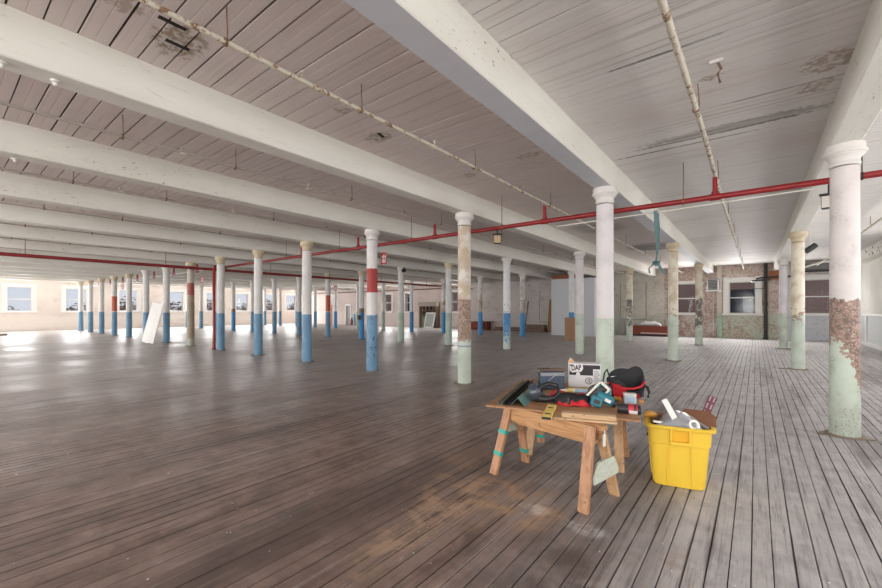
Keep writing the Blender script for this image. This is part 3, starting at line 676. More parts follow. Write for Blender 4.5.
t = thing('storage_crate', 'long low red-brown crate against the flaking wall', 'crate', (-5.25, YN-.62, 0))
MB().span((-1.02,-.33,.10), (1.02,.33,.62)).build('crate_body', M['redbrown'], t, bevel=.01); MB().span((-.98,-.30,0), (.98,.30,.10)).build('skid', M['darkmetal'], t); MB().span((-.45,-.36,.16), (1.0,-.33,.22)).build('pale_strip', M['conduit'], t)
m = MB(); R = []
for i, a in enumerate([0,.15,.3,.45,.6,.75,.9,1.]):
    rr = .03+.16*math.sin(PI*min(1, a*1.02))**.6+.02*math.sin(9*a); R.append([(-.62+1.25*a, .2*math.cos(q), .625+max(0, (rr+.05*math.sin(5*q+9*a))*(1+math.sin(q))*.75)) for q in [2*PI*k/12 for k in range(12)]])
o = m.rings(R).build('plastic_sheet', M['label_white'], None, 180); o.location = (-5.25, YN-.62, 0); tag(o, 'crumpled white plastic sheet lying on the red-brown crate', 'plastic sheet')
o = MB().prism([(-.28,0),(.28,0),(.16,.95),(-.12,.95)], 1, 0, .03).build('grey_wallboard', plain('grey_panel', (.36,.36,.34), .6)); o.location = (-7.05, YN-.28, 0); o.rotation_euler = (-.22,0,0); tag(o, 'grey panel leaning on the wall left of the red-brown crate', 'panel')

o = MB().span((-10.5,25.1,0), (-7.75,YN-.06,3.62)).build('white_booth', M['booth']); tag(o, 'tall plain white booth standing against the far wall', 'booth')
o = MB().span((-10.45,25.15,3.622), (-8.9,26.8,3.88)).build('brown_box', M['rustboard']); tag(o, 'orange-brown board box on top of the white booth', 'box')
t = thing('cardboard_box', 'tall brown cardboard box beside a far column before the booth', 'box', (-7.78, 21.3, 0), -.15)
MB().span((-.26,-.26,0), (.26,.26,1.22)).build('box_body', M['card'], t, bevel=.006); MB().span((-.27,-.25,1.22), (.27,-.0,1.228)).build('flap', M['card'], t)
# debris row
t = thing('wooden_cabinet', 'dark red cabinet with open top at the far wall', 'cabinet', (-17.75, YN-.75, 0))
c = MB(); c.span((-.85,-.3,.05), (-.80,.3,.68)); c.span((.80,-.3,.05), (.85,.3,.68)); c.span((-.85,.25,.05), (.85,.3,.68)); c.span((-.85,-.3,.05), (.85,.3,.1)); c.span((-.85,-.3,.62), (.85,.3,.68)); c.build('carcass', M['redbrown'], t)
MB().span((-.80,-.31,.12), (.0,-.29,.6)).build('door', M['redbrown'], t); MB().span((.3,-.5,.69), (1.35,.0,.73)).build('loose_top', M['debris'], t)
for k, (y, z, L, a, lab) in enumerate(((-.9,0,2.9,.02,'long low timber on the floor by the far wall'), (-.62,0,2.7,-.03,'second long timber close to the far wall'), (-.8,.16,2.3,.05,'timber lying across the two long timbers'))):
    o = MB().box((0,0,.07), (L*.92,.16,.14)).build('old_timber', M['debris'], None, bevel=.01); o.location = (-15.2, YN+y, z+.001*k); o.rotation_euler = (0,0,a); tag(o, lab, 'timber', 'old timbers by the far wall')
for k, (y, z, lab) in enumerate(((-.75,0,'lower front timber of the thick stack by the white booth'), (-.43,0,'lower back timber of the thick stack by the white booth'), (-.62,.27,'top timber of the thick stack by the white booth'))):
    o = MB().box((0,0,.13), (1.5,.28,.26)).build('thick_timber', M['debris'], None, bevel=.015); o.location = (-12.92, YN+y, z); tag(o, lab, 'timber', 'thick timbers by the booth')
o = MB().box((0,0,1.22), (.62,.05,2.44)).build('leaning_board', plain('ochre_door_board', (.30,.17,.07), .6)); o.location = (-11.75, YN-.5, .01); o.rotation_euler = (-.16,0,0); tag(o, 'tall ochre board leaning on the wall beside the booth', 'board')
o = MB().tube([(-14.0,YN-.30,.01), (-13.8,YN-.07,2.3)], .035, 8).build('leaning_pole', M['darkmetal']); tag(o, 'dark pole leaning on the far wall behind a blue column', 'pole')
# bricked-in niches
for (x, w, z0, z1, lab) in ((-12.2,1.35,.75,3.05,2), (-6.35,1.5,1.05,3.4,3)):
    o = MB().span((x-w/2,YN-.03,z0), (x+w/2,YN+.01,z1)).build('trim_%d' % lab, WM['nmid'] if x < -8 else WM['nold']); o['kind'] = 'structure'
    e = MB().span((x-w/2-.05,YN-.055,z0-.06), (x+w/2+.05,YN,z0)).span((x-w/2-.05,YN-.05,z0), (x-w/2,YN,z1)).span((x+w/2,YN-.05,z0), (x+w/2+.05,YN,z1)).build('niche_edge', plain('niche_edge_%d' % lab, (.38,.33,.29), .8), o)
# arched rack and leaning sash on the pink wall
t = thing('wooden_rack', 'grey-brown rack with three openings on the pink wall', 'rack', (-23.55, YN-.3, 0))
r_ = MB(); r_.span((-1.05,-.2,0), (-.85,.25,2.2)); r_.span((.85,-.2,0), (1.05,.25,2.2)); r_.span((-1.05,-.2,1.55), (1.05,.25,1.62)); r_.span((-1.05,.2,0), (1.05,.25,2.2)); r_.build('rack_frame', M['debris'], t)
MB().span((-1.1,-.25,1.95), (1.1,.25,2.35)).build('rack_top', plain('dusty_board', (.38,.33,.28), .8), t)
for k in range(4): MB().span((-.62+.42*k-.05,-.2,1.0), (-.62+.42*k+.05,.1,1.95)).build('divider', M['debris'], t)
MB().span((-.84,-.1,0), (-.3,.15,1.2)).build('green_panel', plain('dull_green', (.17,.21,.13), .7), t)
t = thing('window_sash', 'white window sash leaning against the wooden rack', 'window sash', (-23.1, YN-.95, 0))
def tilt(o): o.rotation_euler = (-.26, .0, 0); return o
s = MB(); s.span((-.55,0,0), (-.43,.05,1.45)); s.span((.43,0,0), (.55,.05,1.45)); s.span((-.55,0,0), (.55,.05,.14)); s.span((-.55,0,1.33), (.55,.05,1.45)); tilt(s.build('sash_frame', M['trim'], t))
tilt(MB().span((-.43,.02,.14), (.43,.03,1.33)).build('pane', plain('dusty_glass', (.42,.47,.46), .2), t))
# near the far door
t = thing('fire_extinguisher', 'small red fire extinguisher by the far door', 'fire extinguisher', (-34.3, YN-.4, 0))
MB().lathe([(.12,0),(.13,.03),(.13,.55),(.06,.66),(.04,.72)], 14).build('cylinder', M['redpipe'], t, 40); MB().span((-.05,-.05,.7), (.12,.05,.8)).build('valve', M['black'], t)
o = MB().span((-38.9,YN-.10,0), (-38.25,YN-.02,2.2)).build('orange_board', plain('orange_peach_board', (.62,.27,.16), .6)); tag(o, 'peach-orange board on the far wall left of the door', 'board')
o = MB().span((door_x+.6,YN-.09,0), (door_x+1.15,YN-.02,1.2)).build('blue_panel', plain('pale_blue_panel', (.30,.46,.58), .6)); tag(o, 'pale blue low panel right of the far door', 'panel')
o = MB().tube([(-44.4,YN-.06,3.55), (-19.7,YN-.06,3.55)], .05, 8).build('wall_pipe', M['rust']); tag(o, 'rusty pipe along the top of the pink wall', 'pipe')

# leaning white panels at the left column
for (x, y, w, a, b, lab) in ((-23.9,6.72,.62,-.28,.3,'larger white panel leaning on the left blue column'), (-23.1,6.74,.22,-.24,.25,'narrow white board leaning beside the larger white panel')):
    t = thing('leaning_door_panel', lab, 'panel', (x, y, 0), b, 'white panels leaning on a column')
    e = bpy.data.objects.new('panel_frame', MB().span((-w/2,-.02,0.0), (w/2,.02,2.05)).build('tmp', M['trim']).data); bpy.data.objects.remove(bpy.data.objects['tmp']); COL.objects.link(e); e.parent = t; e.rotation_euler = (-.12, .22, 0)
    o = MB().span((-w/2+.08,-.028,.2), (w/2-.08,-.02,1.85)).build('panel_face', M['whitepl'], t); o.rotation_euler = (-.12, .22, 0)
o = MB().box((0,0,.05), (.5,1.2,.1)).build('floor_plank', M['debris']); o.location = (-38.0, 2.6, .003); tag(o, 'short dark plank on the floor at the left photo edge', 'plank')

# ------------------------------------------------------------------ sawhorses
STOP = .67
def sawhorse(loc, rz, L, label, lm, tapes, gus, spread=.25):
    t = thing('sawhorse', label, 'sawhorse', (loc[0], loc[1], 0), rz, 'wooden sawhorses')
    MB().box((0,0,STOP-.019), (L+.10,.089,.038)).build('top_beam', M['pine'], t, bevel=.003)
    for s in (-1, 1):
        MB().box((0,s*.066,STOP-.075), (L-.06,.036,.14)).build('side_rail', M['pine'], t, bevel=.003)
    MB().box((0,0,STOP-.16), (L-.08,.089,.036)).build('lower_rail', M['pine'], t, bevel=.003)
    for sx in (-1, 1):
        for sy in (-1, 1):
            top = Vector((sx*(L/2-.045), sy*.070, STOP-.01)); foot = Vector((sx*(L/2-.0), sy*spread, .0))
            ax = (top-foot).normalized()
            m = MB(); m.beam(foot, top, .089, .038, Vector((0, sy, .35)))
            # trim the foot level
            for v in m.bm.verts:
                if v.co.z < .08: v.co.z = 0.0
            lo = m.build('leg', lm.get((sx, sy), M['pine_x']), t, bevel=.002)
            for f in tapes.get((sx, sy), ()):
                p = foot+(top-foot)*f
                b = MB().beam(p-ax*.02, p+ax*.02, .093, .042, Vector((0, sy, .35))); b.build('tape_band', M['teal_tape'], lo)
    for sx, z0, z1, mt in gus:
        x = sx*(L/2+.032); ya, yb = (.07+(spread-.07)*(1-z0/STOP)), (.07+(spread-.07)*(1-z1/STOP))
        MB().prism([(-ya+.05,z0), (ya+.045,z0+.01), (ya+.045,z0+.06), (yb+.02,z1), (-yb+.08,z1), (-ya+.045,z0+.05)], 0, x-.008, x+.008).build('gusset', mt, t)
    return t
c1 = Vector((-1.535, 3.645)); s1 = sawhorse(c1, math.radians(-13.2), 1.0, 'front sawhorse with greenish gusset and teal tape on its legs', {(1,1): M['pale_z']},
    {(-1,-1): (.30,.62), (-1,1): (.22,.86)}, [(1,.205,.375,M['gusset']), (-1,.36,.5,M['gusset'])])
MB().box((.53,.02,STOP-.13), (.012,.03,.10)).build('paper_tag', M['whitepl'], s1); MB().tube([(.532,.02,STOP-.02),(.532,.02,STOP-.1)], .004, 5).build('tag_string', M['whitepl'], s1)
c2 = Vector((-1.60, 4.53)); s2 = sawhorse(c2, math.radians(8), .96, 'rear sawhorse under the plywood, nearer the yellow bin', {(-1,-1): M['pale_z'], (1,-1): M['pale_z']},
    {(-1,1): (.14,.30,.42)}, [(-1,.2,.36,M['gusset'])])

# plywood sheet
PT = STOP+.018
SHR = math.atan2(.242, .970)
sheet = MB().span((0,0,0), (1.40,1.65,.018)).build('plywood_sheet', M['ply'], None, bevel=.003); sheet.location = (-2.145, 3.477, STOP); sheet.rotation_euler = (0,0,SHR)
tag(sheet, 'worn brown plywood sheet lying across the two sawhorses', 'plywood')
TP = PT+.001
def pt(px, py, z=TP): return at(px, py, z)

# lumber on the front sawhorse
la = math.atan2(.155, .454)
def lumber(p, L, w, h, z, lab, m):
    o = MB().box((L/2, w/2, h/2), (L, w, h)).build('lumber_board', m, None, bevel=.003); o.location = (p[0], p[1], z); o.rotation_euler = (0,0,la); tag(o, lab, 'lumber', 'loose lumber'); return o
lumber((-1.42,3.45), .52, .14, .019, STOP+.001, 'thin pale board lying on the front sawhorse, lowest of the two', M['pale'])
lumber((-1.365,3.49), .45, .09, .040, STOP+.021, 'pale two-by-four lying on top of the thin board', M['pale'])

# steel channels at the left of the sheet
def channel(a, b, w, h, lab, m, kind, z=TP):
    a = Vector((a[0], a[1], 0)); b = Vector((b[0], b[1], 0)); d = b-a; L = d.length
    M_ = MB(); th = .004
    if kind == 'U': out = [(-w/2,0),(w/2,0),(w/2,h),(w/2-th,h),(w/2-th,th),(-w/2+th,th),(-w/2+th,h),(-w/2,h)]
    else: out = [(-w/2,0),(-w/2+th,0),(0,h-th*1.4),(w/2-th,0),(w/2,0),(0,h)]
    M_.prism(out, 1, 0, L); o = M_.build('metal_channel', m); o.location = (a.x, a.y, z); o.rotation_euler = (0,0,math.atan2(d.y, d.x)-PI/2)
    return tag(o, lab, 'metal channel', 'steel channels on the plywood')
p, q = pt(517.5,406), pt(546,381); channel(p, p+(q-p).normalized()*1.12, .155, .085, 'dark green ridged steel angle, rightmost of the three on the plywood', M['greenmetal'], 'A')
p, q = pt(500,405), pt(526,382); channel(p, p+(q-p).normalized()*1.38, .05, .035, 'olive steel channel, leftmost of the three on the plywood', M['olive'], 'U')
p, q = pt(507,405.5), pt(532,382); channel(p, p+(q-p).normalized()*1.38, .045, .04, 'dark grey steel channel between the two others', M['darkmetal'], 'U')

# organiser case
t = thing('organizer_case', 'smoky plastic organiser case with clear lid standing at the back of the plywood', 'tool case', pt(550.0,390)+Vector((-.02,.08,0)), .72)
MB().span((-.17,-.055,0), (.17,.055,.235)).build('case_body', M['casepl'], t, bevel=.015, seg=2); MB().span((-.165,-.066,.015), (.165,-.056,.205)).build('lid', plain('case_lid', (.075,.10,.145), .2, .6, 14), t, bevel=.01)
MB().span((-.185,-.07,.236), (.185,.05,.256)).build('top_bar', M['debris'], t, bevel=.006); MB().beam((-.16,-.069,.03), (.05,-.069,.2), .004, .012).build('lid_rib', M['steel'], t)
MB().span((-.165,-.0675,.175), (.165,-.056,.215)).build('clear_band', M['bagplastic'], t); MB().beam((-.15,-.0,.258), (-.03,-.0,.262), .03, .012).build('handle', M['black'], t)

t.scale = (.88,.95,.95)
# black tool with looped handle
t = thing('power_tool', 'black power tool with grey disc and looped handle beside the steel angle', 'power tool', pt(547,402), .4)
MB().lathe([(.02,-.05),(.085,-.045),(.09,-.02),(.09,.03),(.06,.05),(.02,.055)], 24, Matrix.Translation((-.12,0,.10)) @ Matrix.Rotation(1.25, 4, 'Y')).build('disc_housing', M['casepl'], t, 40)
MB().tube([(-.10,-.02,.045),(-.02,-.03,.035),(.08,-.02,.05),(.12,.0,.11),(.10,.02,.17),(.02,.02,.19),(-.06,.0,.16),(-.09,-.01,.11)], .03, 10, [.04,.036,.03,.026,.024,.024,.028,.036]).build('handle_loop', M['black'], t, 60)
MB().lathe([(.05,0),(.055,.02),(.045,.10),(.02,.12)], 16, Matrix.Translation((-.07,.06,0))).build('motor_body', M['black'], t, 50)
MB().tube([(.10,.02,.05),(.16,.10,.012),(.08,.20,.008),(-.05,.26,.008)], .006, 6).build('cord', M['black'], t, 60)

# spirit level
p, q = pt(545.5,421.5), pt(553.5,404)
d = (q-p); L = .50
t = thing('spirit_level', 'short yellow spirit level overhanging the front edge', 'level', Vector((p.x, p.y, TP+.003))+d.normalized()*.05, math.atan2(d.y, d.x))
e = thing; 
MB().span((0,-.042,0), (L,.042,.024)).build('level_body', M['yelpaint'], t, bevel=.004)
for x in (.10, .34): MB().span((x,-.022,.0235), (x+.035,.022,.026)).build('vial', M['black'], t)
MB().span((-.004,-.04,.001), (.02,.04,.0225)).build('end_cap', M['black'], t)

# caulk tube
p, q = pt(557,392), pt(590,394); d = q-p
t = thing('caulk_tube', 'white sealant cartridge with blue label and yellow cap', 'sealant tube', Vector((p.x, p.y, TP+.028)), math.atan2(d.y, d.x))
RY = Matrix.Rotation(PI/2, 4, 'Y')
MB().lathe([(.025,.17),(.026,.175),(.026,.40),(.025,.405)], 18, RY).build('tube', M['whitepl'], t, 40); MB().lathe([(.0264,.20),(.0264,.33)], 18, RY, False).build('label_band', M['label_blue'], t, 60)
MB().lathe([(.027,.125),(.027,.175),(.02,.178)], 16, RY).build('collar', M['yelpaint'], t, 40); MB().lathe([(.004,.0),(.012,.06),(.014,.125)], 12, RY).build('nozzle', M['whitepl'], t, 60)
t2 = thing('glove', 'small yellow work glove lying beside the cartridge cap', 'glove', pt(563,394), .3)
m = MB()
m.rings([sring(0,0,z,a,b,14,2.4) for z, a, b in ((0,.045,.03),(.012,.05,.036),(.024,.045,.03),(.03,.03,.018))]); m.build('palm', M['yelpaint'], t2, 60)
for k, (dx, L_) in enumerate(((-.03,.05),(-.01,.058),(.012,.054),(.03,.044))): MB().tube([(dx,.02,.014),(dx*1.1,.05,.016),(dx*1.2,.03+L_,.011)], .01, 8).build('finger', M['yelpaint'], t2, 60)
MB().tube([(.04,-.005,.014),(.062,.015,.014),(.07,.035,.011)], .011, 8).build('thumb', M['yelpaint'], t2, 60)

# the printed carton
t = thing('paper_carton', 'white carton with black printing at the back of the plywood', 'carton', pt(584.5,387.5), 0)
t.location.z = TP
az = math.atan2(pt(600,388.3).y-pt(569,386.6).y, pt(600,388.3).x-pt(569,386.6).x); t.rotation_euler = (0,0,az); wd = .19; hh = .29
MB().span((-wd,0,0), (wd,.22,hh)).build('carton_body', M['cardwhite'], t, bevel=.003)
MB().span((-wd+.012,-.002,.15), (wd*.52,.001,hh-.012)).build('black_panel', M['ink'], t)
MB().span((wd*.5,-.002,.23), (wd-.01,.001,hh-.012)).build('black_panel', M['ink'], t)
badge = MB(); 
badge.prism([(-wd+.016,hh-.03),(-wd+.018,.205),(-wd+.045,.178),(-wd+.10,.19),(-wd+.155,.195),(-wd+.175,.235),(-wd+.165,hh+.0),(-wd+.10,hh-.004)], 1, -.0035, -.001)
badge.lathe([(.024,0),(.024,.002)], 12, Matrix.Translation((-wd+.115,-.0015,.165)) @ Matrix.Rotation(PI/2, 4, 'X')); badge.build('white_badge', M['label_white'], t)
def text(body, size, loc, mat, parent, name, tilt=0, ext=.0006):
    cu = bpy.data.curves.new(name, 'FONT'); cu.body = body; cu.size = size; cu.extrude = ext; cu.offset = size*.035; cu.align_x = 'CENTER'; cu.align_y = 'CENTER'
    o = bpy.data.objects.new(name, cu); COL.objects.link(o); dg = bpy.context.evaluated_depsgraph_get()
    me = bpy.data.meshes.new_from_object(o.evaluated_get(dg)); bpy.data.objects.remove(o)
    o = bpy.data.objects.new(name, me); COL.objects.link(o); me.materials.clear(); me.materials.append(mat); o.parent = parent; o.location = loc; o.rotation_euler = (PI/2, -tilt, 0); o.scale = (.82,1.2,1)
    return o
text('DAP', .074, (-wd+.093,-.0042,.238), M['ink'], t, 'printed_lettering', .12)
ringm = MB(); n = 28; c0 = (.05, .085)
ringm.rings([[(c0[0]+r*math.cos(2*PI*i/n), y, c0[1]+r*math.sin(2*PI*i/n)) for i in range(n)] for r, y in ((.042,-.001),(.042,-.003),(.034,-.003),(.034,-.001))], False, False); ringm.build('printed_ring', M['ink'], t)
text('12', .045, (c0[0],-.0022,c0[1]), M['ink'], t, 'printed_number')
lines = MB()
for k in range(9): lines.span((wd*.58,-.002,.03+.021*k), (wd-.012-.01*(k % 3),.0005,.04+.021*k))
lines.build('printed_text_lines', M['greyink'], t)
p = pt(578,388)+Vector((-.01,-.10,0))
o = MB().span((-.02,-.02,0), (.34,.02,.014)).build('yellow_strip', plain('yellow_tape', (.74,.62,.06), .5)); o.location = (p.x+.02, p.y+.02, TP+.0); o.rotation_euler = (0,0,az); tag(o, 'narrow yellow strip with dark print lying before the white carton', 'strip')
k_ = MB()
for k in range(14): k_.span((.03+.018*k,-.0212,.003), (.042+.018*k,-.0195,.011))
k_.build('dark_print', M['ink'], o)
o = MB().prism([(-.035,0),(.04,0),(.03,.035),(.0,.065),(-.02,.045)], 1, -.015, .015).build('wood_offcut', M['pale']); o.location = t.location+Matrix.Rotation(az, 3, 'Z') @ Vector((-wd+.03,.05,hh+.001)); tag(o, 'small pale wood offcut on the corner of the white carton', 'wood offcut')
for (px, py, L, w, a, m, lab) in ((600,391,.16,.03,.9,'darkmetal','dark metal bracket lying right of the white carton'), (573,391,.2,.04,.1,'pale','short wood offcut lying in front of the carton'), (540,399,.2,.05,.8,'pale','wood offcut beside the dark green steel angle')):
    o = MB().box((0,0,.009), (L,w,.016)).build('wood_offcut' if m == 'pale' else 'metal_bracket' if m == 'darkmetal' else 'pale_strip', M[m]); q = pt(px, py); o.location = q; o.rotation_euler = (0,0,a); tag(o, lab, 'scrap')

# flat red and black tool pouch
def wob(v, a, s, seed=0): return Vector(v)+a*Vector((noise.noise(Vector(v)*s+Vector((seed,0,0))), noise.noise(Vector(v)*s+Vector((0,seed+3,0))), noise.noise(Vector(v)*s+Vector((0,0,seed+7)))))
t = thing('tool_pouch', 'slumped red and black tool pouch in the middle of the plywood', 'tool pouch', pt(569,404)+Vector((.02,.03,0)), .30)
m = MB(); m.rings([[wob(p, .02, 9, 1) for p in sring(0,0,z,a,b,30,2.6)] for z, a, b in ((0.012,.16,.10),(.02,.185,.125),(.05,.18,.12),(.085,.15,.095),(.10,.12,.07),(.085,.10,.055),(.05,.08,.04))]); 
for v in m.bm.verts: v.co.z = max(v.co.z, .001)
m.build('pouch_body', M['blackcloth'], t, 80)
m = MB(); R = []
for i in range(15):
    a = PI*1.22+i*PI*.62/14; c_ = Vector((.19*math.cos(a), .13*math.sin(a), 0)); c_ = wob(c_, .03, 9, 4)
    o_ = Vector((math.cos(a), math.sin(a), 0)); R.append([c_+o_*.012+Vector((0,0,.006)), c_+o_*.016+Vector((0,0,.03+.012*math.sin(1.7*i))), c_-o_*.012+Vector((0,0,.052+.02*math.sin(1.3*i))), c_-o_*.01+Vector((0,0,.006))])
m.rings(R); m.build('red_front_pocket', M['red'], t, 60)
MB().tube([wob(p, .01, 9) for p in ((-.19,-.02,.03),(-.21,.02,.07),(-.18,.07,.10),(-.12,.10,.10),(-.08,.08,.09))], .016, 8).build('red_piping', M['red'], t, 60)
MB().tube([wob(p, .01, 9) for p in ((.04,.10,.07),(.10,.11,.09),(.18,.08,.07),(.20,.02,.04))], .012, 8).build('red_piping', M['red'], t, 60)
MB().beam((-.03,-.14,.02), (-.02,-.125,.085), .03, .012).build('buckle', M['black'], t)

# circular saw
t = thing('circular_saw', 'teal circular saw lying with its metal base plate facing forward', 'circular saw', pt(602,408)+Vector((-.0,.02,0)), 0)
RT = Matrix.Rotation(.35, 4, 'Z')
def sv(x, y, z): return RT @ Vector((x, y, z))
# base plate: a flat frame standing on its edge, leaning back and turned on the slant
PM = RT.to_3x3() @ Matrix.Rotation(-.85, 3, 'Y') @ Matrix.Rotation(-.30, 3, 'X'); pc = sv(-.035, .035, .098)
def pv(x, y, z): return pc+PM @ Vector((x, y, z))
b = MB()
for (x, z, w_, h_) in ((0,.048,.25,.022), (0,-.048,.25,.022), (-.112,0,.026,.118), (.112,0,.026,.118)): b.box(pv(x,0,z), (w_,.008,h_), PM)
b.build('base_plate', M['alu'], t, bevel=.003)
MB().lathe([(.02,-.012),(.072,-.012),(.078,-.006),(.078,.006),(.072,.012),(.02,.012)], 28, Matrix.Translation(pv(.01,.03,.01)) @ PM.to_4x4() @ Matrix.Rotation(PI/2, 4, 'X')).build('blade_guard', M['darkmetal'], t, 40)
MB().box(sv(-.035,-.035,.055), (.095,.05,.085), RT.to_3x3() @ Matrix.Rotation(.30, 3, 'Y') @ Matrix.Rotation(-.3, 3, 'X')).build('gear_case', M['tealtool'], t, bevel=.012, seg=2)
MB().box(sv(-.032,-.062,.058), (.05,.006,.035), RT.to_3x3() @ Matrix.Rotation(.30, 3, 'Y') @ Matrix.Rotation(-.3, 3, 'X')).build('case_plate', M['black'], t)
mm = Matrix.Translation(sv(.045,-.005,.075)) @ RT @ Matrix.Rotation(2.05, 4, 'Y')
MB().lathe([(.028,-.085),(.040,-.08),(.044,-.02),(.043,.05),(.034,.06)], 20, mm).build('motor_housing', M['tealtool'], t, 40)
MB().lathe([(.034,.058),(.036,.085),(.022,.092)], 16, mm).build('motor_cap', M['black'], t, 40)
MB().tube([sv(-.03,.06,.16),sv(.0,.07,.185),sv(.045,.075,.18),sv(.075,.06,.15),sv(.07,.03,.10)], .018, 10).build('handle', M['tealtool'], t, 60)
MB().tube([sv(.0,.072,.187),sv(.03,.076,.185)], .0195, 10).build('grip', M['black'], t, 60)
MB().box(sv(.055,-.052,.070), (.05,.004,.026), RT.to_3x3() @ Matrix.Rotation(.48, 3, 'Y')).build('rating_label', M['label_white'], t)
MB().tube([sv(.02,.09,.19),sv(.03,.14,.20),sv(.045,.19,.27),sv(.07,.22,.30),sv(.10,.25,.2),sv(.13,.27,.012)], .007, 6).build('power_cord', M['black'], t, 60)

t.scale = (1.14,)*3; t.location.x -= .02
# red and black tool bag
t = thing('tool_bag', 'red tool bag with gaping black interior at the back right of the plywood', 'tool bag', pt(630,400)+Vector((-.07,.12,0)), .52)
NB = 36
def bagring(z, a, b, sag=0., sd=0): return [wob(Vector((p.x, p.y, p.z+sag*math.sin(2*math.atan2(p.y, p.x)+.6)+(z/.17)**2*(.40*p.y+1.5*p.x*p.y)-(.02 if z > .1 else 0))), .018, 7, sd) for p in sring(0,0,z,a,b,NB,3)]
R = [bagring(.004,.15,.085), bagring(.03,.172,.10), bagring(.08,.182,.105), bagring(.13,.185,.11,.015), bagring(.17,.180,.115,.03)]
m = MB(); m.rings(R, True, False)
for v in m.bm.verts: v.co.z = max(v.co.z, .001)
m.build('bag_shell', M['red'], t, 70)
m = MB(); m.rings([bagring(.168,.183,.118,.03), bagring(.205,.19,.12,.045), bagring(.22,.175,.105,.05), bagring(.18,.155,.09,.03), bagring(.10,.14,.08), bagring(.03,.13,.07)], False, True); m.build('bag_liner', M['blackcloth'], t, 80)
m = MB(); R = []
for i in range(13):
    a = PI*.10+i*PI*.8/12; c_ = Vector((.18*math.cos(a), .115*math.sin(a), .215)); R.append([c_+Vector((0,0,0)), c_+Vector((0,.014,.0)), c_+Vector((.0,.010,.075*math.sin(PI*i/12)+.01)), c_+Vector((0,-.004,.07*math.sin(PI*i/12)+.008))])
m.rings(R).build('bag_flap', M['blackcloth'], t, 70)
for (a, zz, s_) in ((PI*1.5,.05,.055),(PI*1.78,.055,.05)):
    c_ = Vector((.185*math.cos(a), .112*math.sin(a), zz)); MB().box(c_, (.075,.02,.07), Matrix.Rotation(a+PI/2, 3, 'Z')).build('pocket', M['blackcloth'], t, bevel=.01, seg=2)
MB().tube([(-.17,-.06,.16),(-.22,-.10,.12),(-.245,-.12,.05),(-.235,-.13,.012)], .011, 8).build('strap', M['blackcloth'], t, 60)
MB().tube([(.15,-.06,.16),(.19,-.10,.13),(.20,-.12,.08),(.19,-.11,.03)], .014, 8).build('strap', M['blackcloth'], t, 60)
MB().tube([wob(q, .006, 9) for q in ((-.15,-.09,.13),(-.06,-.125,.115),(.04,-.13,.12),(.12,-.115,.14),(.175,-.06,.18))], .012, 8).build('red_piping', M['red'], t, 60)

# canister, tub, amber tool
p, q = pt(619,414.5), pt(643,417); d = q-p
t = thing('spray_canister', 'black canister with red and white label at the right edge of the plywood', 'canister', Vector((p.x, p.y, TP+.044))+Vector((-.03,.06,0)), math.atan2(d.y, d.x))
Ln = .20
MB().lathe([(.038,.0),(.043,.006),(.044,.012),(.044,Ln-.012),(.042,Ln-.004),(.036,Ln)], 26, RY).build('can_body', M['black'], t, 40); MB().lathe([(.0446,.095),(.0446,Ln-.03)], 26, RY, False).build('red_label', plain('label_red', (.50,.03,.05), .45), t, 60)
lb = MB(); R = []
for i in range(7):
    a = PI*1.02+i*PI*.35/6; R.append([(x, .0452*math.cos(a), .0452*math.sin(a)+.0) for x in (.10, Ln-.03)])
P = [[lb.bm.verts.new(v) for v in r] for r in R]
for a, b in zip(P, P[1:]): lb.bm.faces.new((a[0], a[1], b[1], b[0]))
lb.build('white_label', M['label_white'], t, 60)
MB().lathe([(.0448,.14),(.0448,.16)], 26, RY, False).build('black_label_band', M['ink'], t, 60)
t = thing('plastic_tub', 'clear square tub with pale blue label behind the black canister', 'tub', pt(630,404)+Vector((-.01,.03,0)), .35)
MB().span((-.058,-.04,0), (.058,.04,.09)).build('tub_body', plain('frosted_plastic', (.55,.58,.62), .3, .1), t, bevel=.008); MB().span((-.045,-.042,.015), (.045,-.0395,.075)).build('label', M['label_blue'], t); MB().span((-.062,-.044,.09), (.062,.044,.102)).build('lid', M['whitepl'], t, bevel=.004)
p, q = pt(611,400), pt(622,401.5); d = q-p
t = thing('hand_tool', 'hand tool with thick amber handle between saw and tub', 'hand tool', Vector((p.x, p.y, TP+.024)), math.atan2(d.y, d.x))
MB().lathe([(.014,0),(.022,.006),(.023,.05),(.019,.07),(.022,.095),(.014,.10)], 16, RY).build('handle', M['amber'], t, 50); MB().lathe([(.005,-.10),(.006,.0)], 8, RY).build('shank', M['steel'], t, 50)
o = MB().box((0,0,.02), (.05,.08,.04)).build('wood_block', M['pine'], None, bevel=.003); q = pt(640.5,404); o.location = q+Vector((0,.02,0)); o.rotation_euler = (0,0,.3); tag(o, 'small wood block right of the clear tub', 'wood block')

